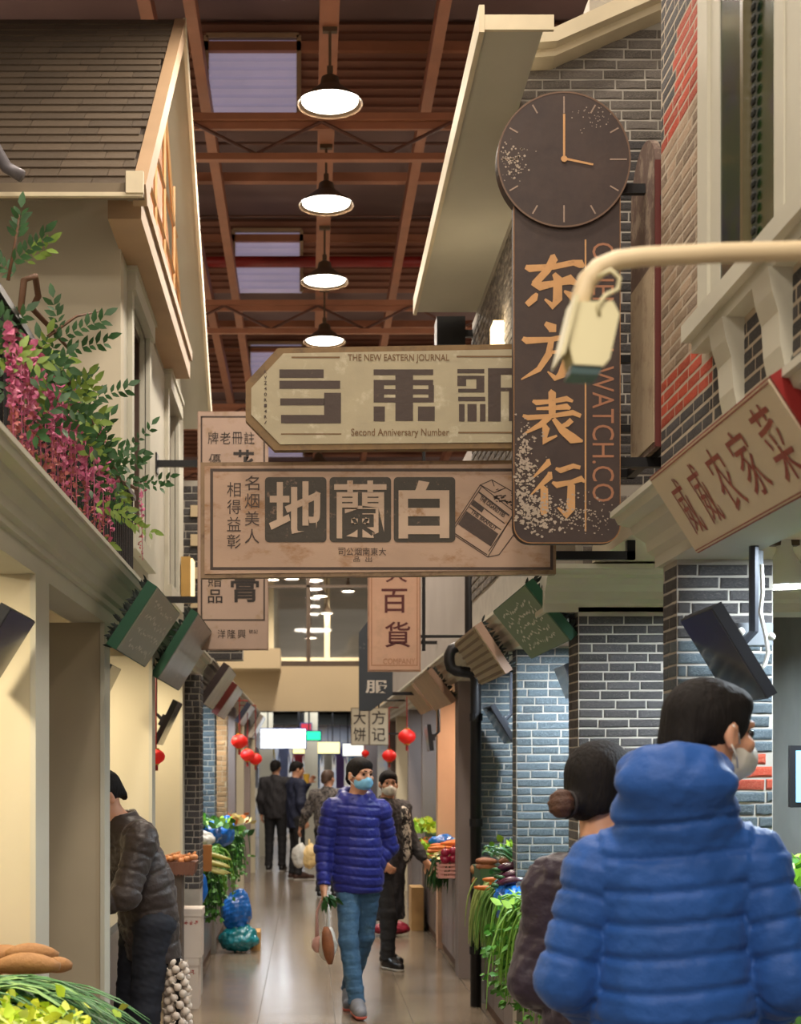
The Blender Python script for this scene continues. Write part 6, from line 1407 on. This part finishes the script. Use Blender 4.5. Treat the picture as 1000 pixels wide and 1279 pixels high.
# 2 woman with a hair bun
human('woman in a dark plum jacket with a brown hair bun, back to the viewer', (.735, 3.55, 0), radians(180-30), DKJ, hy=radians(-24), hp=radians(8), sc=.945, h=.0075,
      J=dict(head=(.015, -.03, 1.625), sl=(.155, 0, 1.385), sr=(-.155, 0, 1.385), el=(.195, .03, 1.12), er=(-.20, .02, 1.12), wl=(.17, -.19, 1.0), wr=(-.17, -.19, .98)), pants=BLK, shoe=BSHOE,
      hair='bun', mask=MWHITE, hem=.60, puff=.15, jd=.006, wrinkle=.006, jw=.82, handdir=dict(l=((-.3, -.9, .1), (-.3, 0, -1), 1), r=((.3, -.9, .1), (.3, 0, -1), -1)))
# 3 walking man
root_, j3, jk3 = human('man in a royal blue puffer jacket and jeans walking towards the viewer, blue mask', (.315, 9.38, 0), radians(8), NAVYJ, hy=radians(24), hp=radians(3), sc=.957, h=.0075,
      J=dict(head=(.02, -.03, 1.605), wr=(-.235, -.06, .865), er=(-.225, .02, 1.11), sr=(-.175, 0, 1.39), sl=(.17, 0, 1.38), el=(.235, .05, 1.12), wl=(.12, -.02, .97), pelvis=(.008, 0, .93), waist=(.008, 0, 1.08),
             hl=(.08, 0, .90), hr=(-.055, 0, .90), kr=(-.075, -.10, .50), ar=(-.03, -.17, .10), tr=(-.03, -.33, .045), kl=(.06, .04, .50), al=(-.02, .20, .13), tl=(-.05, .05, .035)),
      pants=JEAN, shoe=SNK, sole=mat('orange_sole', (196, 96, 80), .6), mask=MBLUE, hood=True, hem=.82, puff=.066, jw=.86, jd=.008, trw=.93, armk=.02, hz=.0, wrinkle=.0025, curl=(.9, .9), handdir=dict(l=((-1, .15, -.5), (0, 1, 0), 1)))
# 4 woman behind him
r4 = human('woman with a white mask in a dark coat and patterned panel behind the walking man', (.63, 11.5, 0), radians(42), CHAR, hy=radians(-34), hp=radians(2), sc=.905, h=.009,
      J=dict(wl=(.26, -.22, .93), el=(.22, -.05, 1.13), wr=(-.18, -.12, .95), kr=(-.10, -.10, .49), ar=(-.11, -.12, .09), tr=(-.13, -.28, .035), kl=(.10, .05, .49), al=(.11, .12, .09), tl=(.12, -.03, .035)),
      pants=BLK, shoe=BSHOE, hair='short', mask=MWHITE, hem=.42, seams=False, wrinkle=.006)
pt = Sdf(.01); pt.cone((.10, -.07, 1.32), .10, (.12, -.06, 1.0), .115, sy=.7); V, Q = pt.mesh()
vq_obj('patterned_scarf', V, Q, mat('black_white_pattern', (214, 208, 196), .8, var=.1, col2=(26, 24, 26), lo=.49, hi=.51, scale=12), r4[0])
# 5 stooping man on the left
human('man in a charcoal brown puffer jacket stooping over the left stall', (-.775, 6.68, 0), radians(-62), BRJ, hy=radians(8), hp=radians(28), sc=.97, h=.0075,
      J=dict(head=(0, -.20, 1.50), neck=(0, -.10, 1.37), chest=(0, -.04, 1.22), waist=(0, .02, 1.06), pelvis=(0, .04, .92), sl=(.18, -.07, 1.315), sr=(-.18, -.07, 1.315), el=(.22, -.16, 1.06), er=(-.22, -.14, 1.06),
             wl=(.15, -.36, .98), wr=(-.15, -.36, .96), hl=(.09, .03, .90), hr=(-.09, .03, .90)), pants=mat('dark_navy_trousers', (24, 28, 40), .8), shoe=BSHOE, hem=.72, puff=.085, jw=.92, jd=.007, wrinkle=.005,
      handdir=dict(l=((-.2, -.8, -.4), (0, 0, -1), 1), r=((.2, -.8, -.4), (0, 0, -1), -1)))
# 6-8 far people
human('man in a charcoal coat standing with his back turned, far down the aisle', (-.50, 22.0, 0), radians(170), CHAR, hy=radians(-10), sc=.98, h=.014, pants=BLK, shoe=BSHOE, hem=.82, seams=False, wrinkle=.006)
h7 = human('man in a navy coat and brown shoes eating, far down the aisle', (-.17, 20.4, 0), radians(112), DNAVY, hy=radians(-8), hp=radians(8), sc=.965, h=.014, J=dict(el=(.24, -.08, 1.14), wl=(.08, -.24, 1.42), tr=(-.12, -.2, .035), tl=(.12, -.2, .035)),
      pants=BLK, shoe=BRSHOE, hem=.75, seams=False, wrinkle=.006)
o = MB().tube([(0, 0, 0), (0, 0, .13)], [.035, .05], 8).build('snack_bag', mat('yellow_wrap', (214, 170, 60), .5), None, False, (-.03, 20.30, 1.36)); tag(o, 'yellow snack wrapper held up by the man in navy', 'food')
human('person with short brown hair in a grey speckled jacket walking away', (.24, 17.6, 0), radians(165), mat('speckled_jacket', (112, 104, 98), .85, var=.2, col2=(46, 42, 44), lo=.48, hi=.54, scale=20), hy=radians(-20), sc=.90, h=.012,
      J=dict(er=(-.24, .02, 1.12), el=(.30, .0, 1.14), wl=(.40, -.08, .95)), pants=BLK, shoe=BSHOE, hem=.80, seams=False, wrinkle=.005, hairm=mat('brown_short_hair', (74, 52, 38), .6, var=.2, bump=.4))
# carried bags
for (c, r_, m_, L, sd) in (((.125, 9.24, .345), (.055, .05, .10), WBAG, 'thin plastic bag with a yam hanging from the walking man', 31), ((.055, 9.27, .40), (.035, .035, .05), mat('pinkish_bag', (196, 150, 140), .35, alpha=.85, bump=.6), 'small pinkish plastic bag in the same hand', 32)):
    o = bag('carrier_bag', L, c, r_, m_, sd, group='bags carried by the walking man'); MB().tube([(0, 0, r_[2]*1.7), (.0, .03, .66-c[2]), (.10-c[0], .04, .78-c[2])], [.014, .008, .006], 6).build('bag_handle', m_, o, True)
root('yam', 'brown yam inside the carried plastic bag', (.125, 9.20, .455), (.12, 0, -1), .24, .042, YAM, None, taper=.1)
tuft('dark_leaf_bunch', 'dark green leaves gripped in the walking man hand', (.12, 9.22, .74), 26, .09, .03, G3, (.02, .02), .2, 81, hang=(.3, 0, -.8))
for (px, py, m_, L) in ((374, 1068, WBAG, 'white plastic bag carried by the person in the speckled jacket'), (386, 1070, mat('cream_bag', (222, 190, 130), .4, bump=.6), 'cream yellow plastic bag carried beside the white one')):
    P = W(px, py+16, 17.3); o = bag('carrier_bag', L, P, (.09, .08, .14), m_, px, group='bags carried far down the aisle'); MB().tube([(0, 0, .24), (.0, .05, .36)], .012, 5).build('bag_handle', m_, o)
o = MB().box(0, .14, 0, .02, 0, .10)
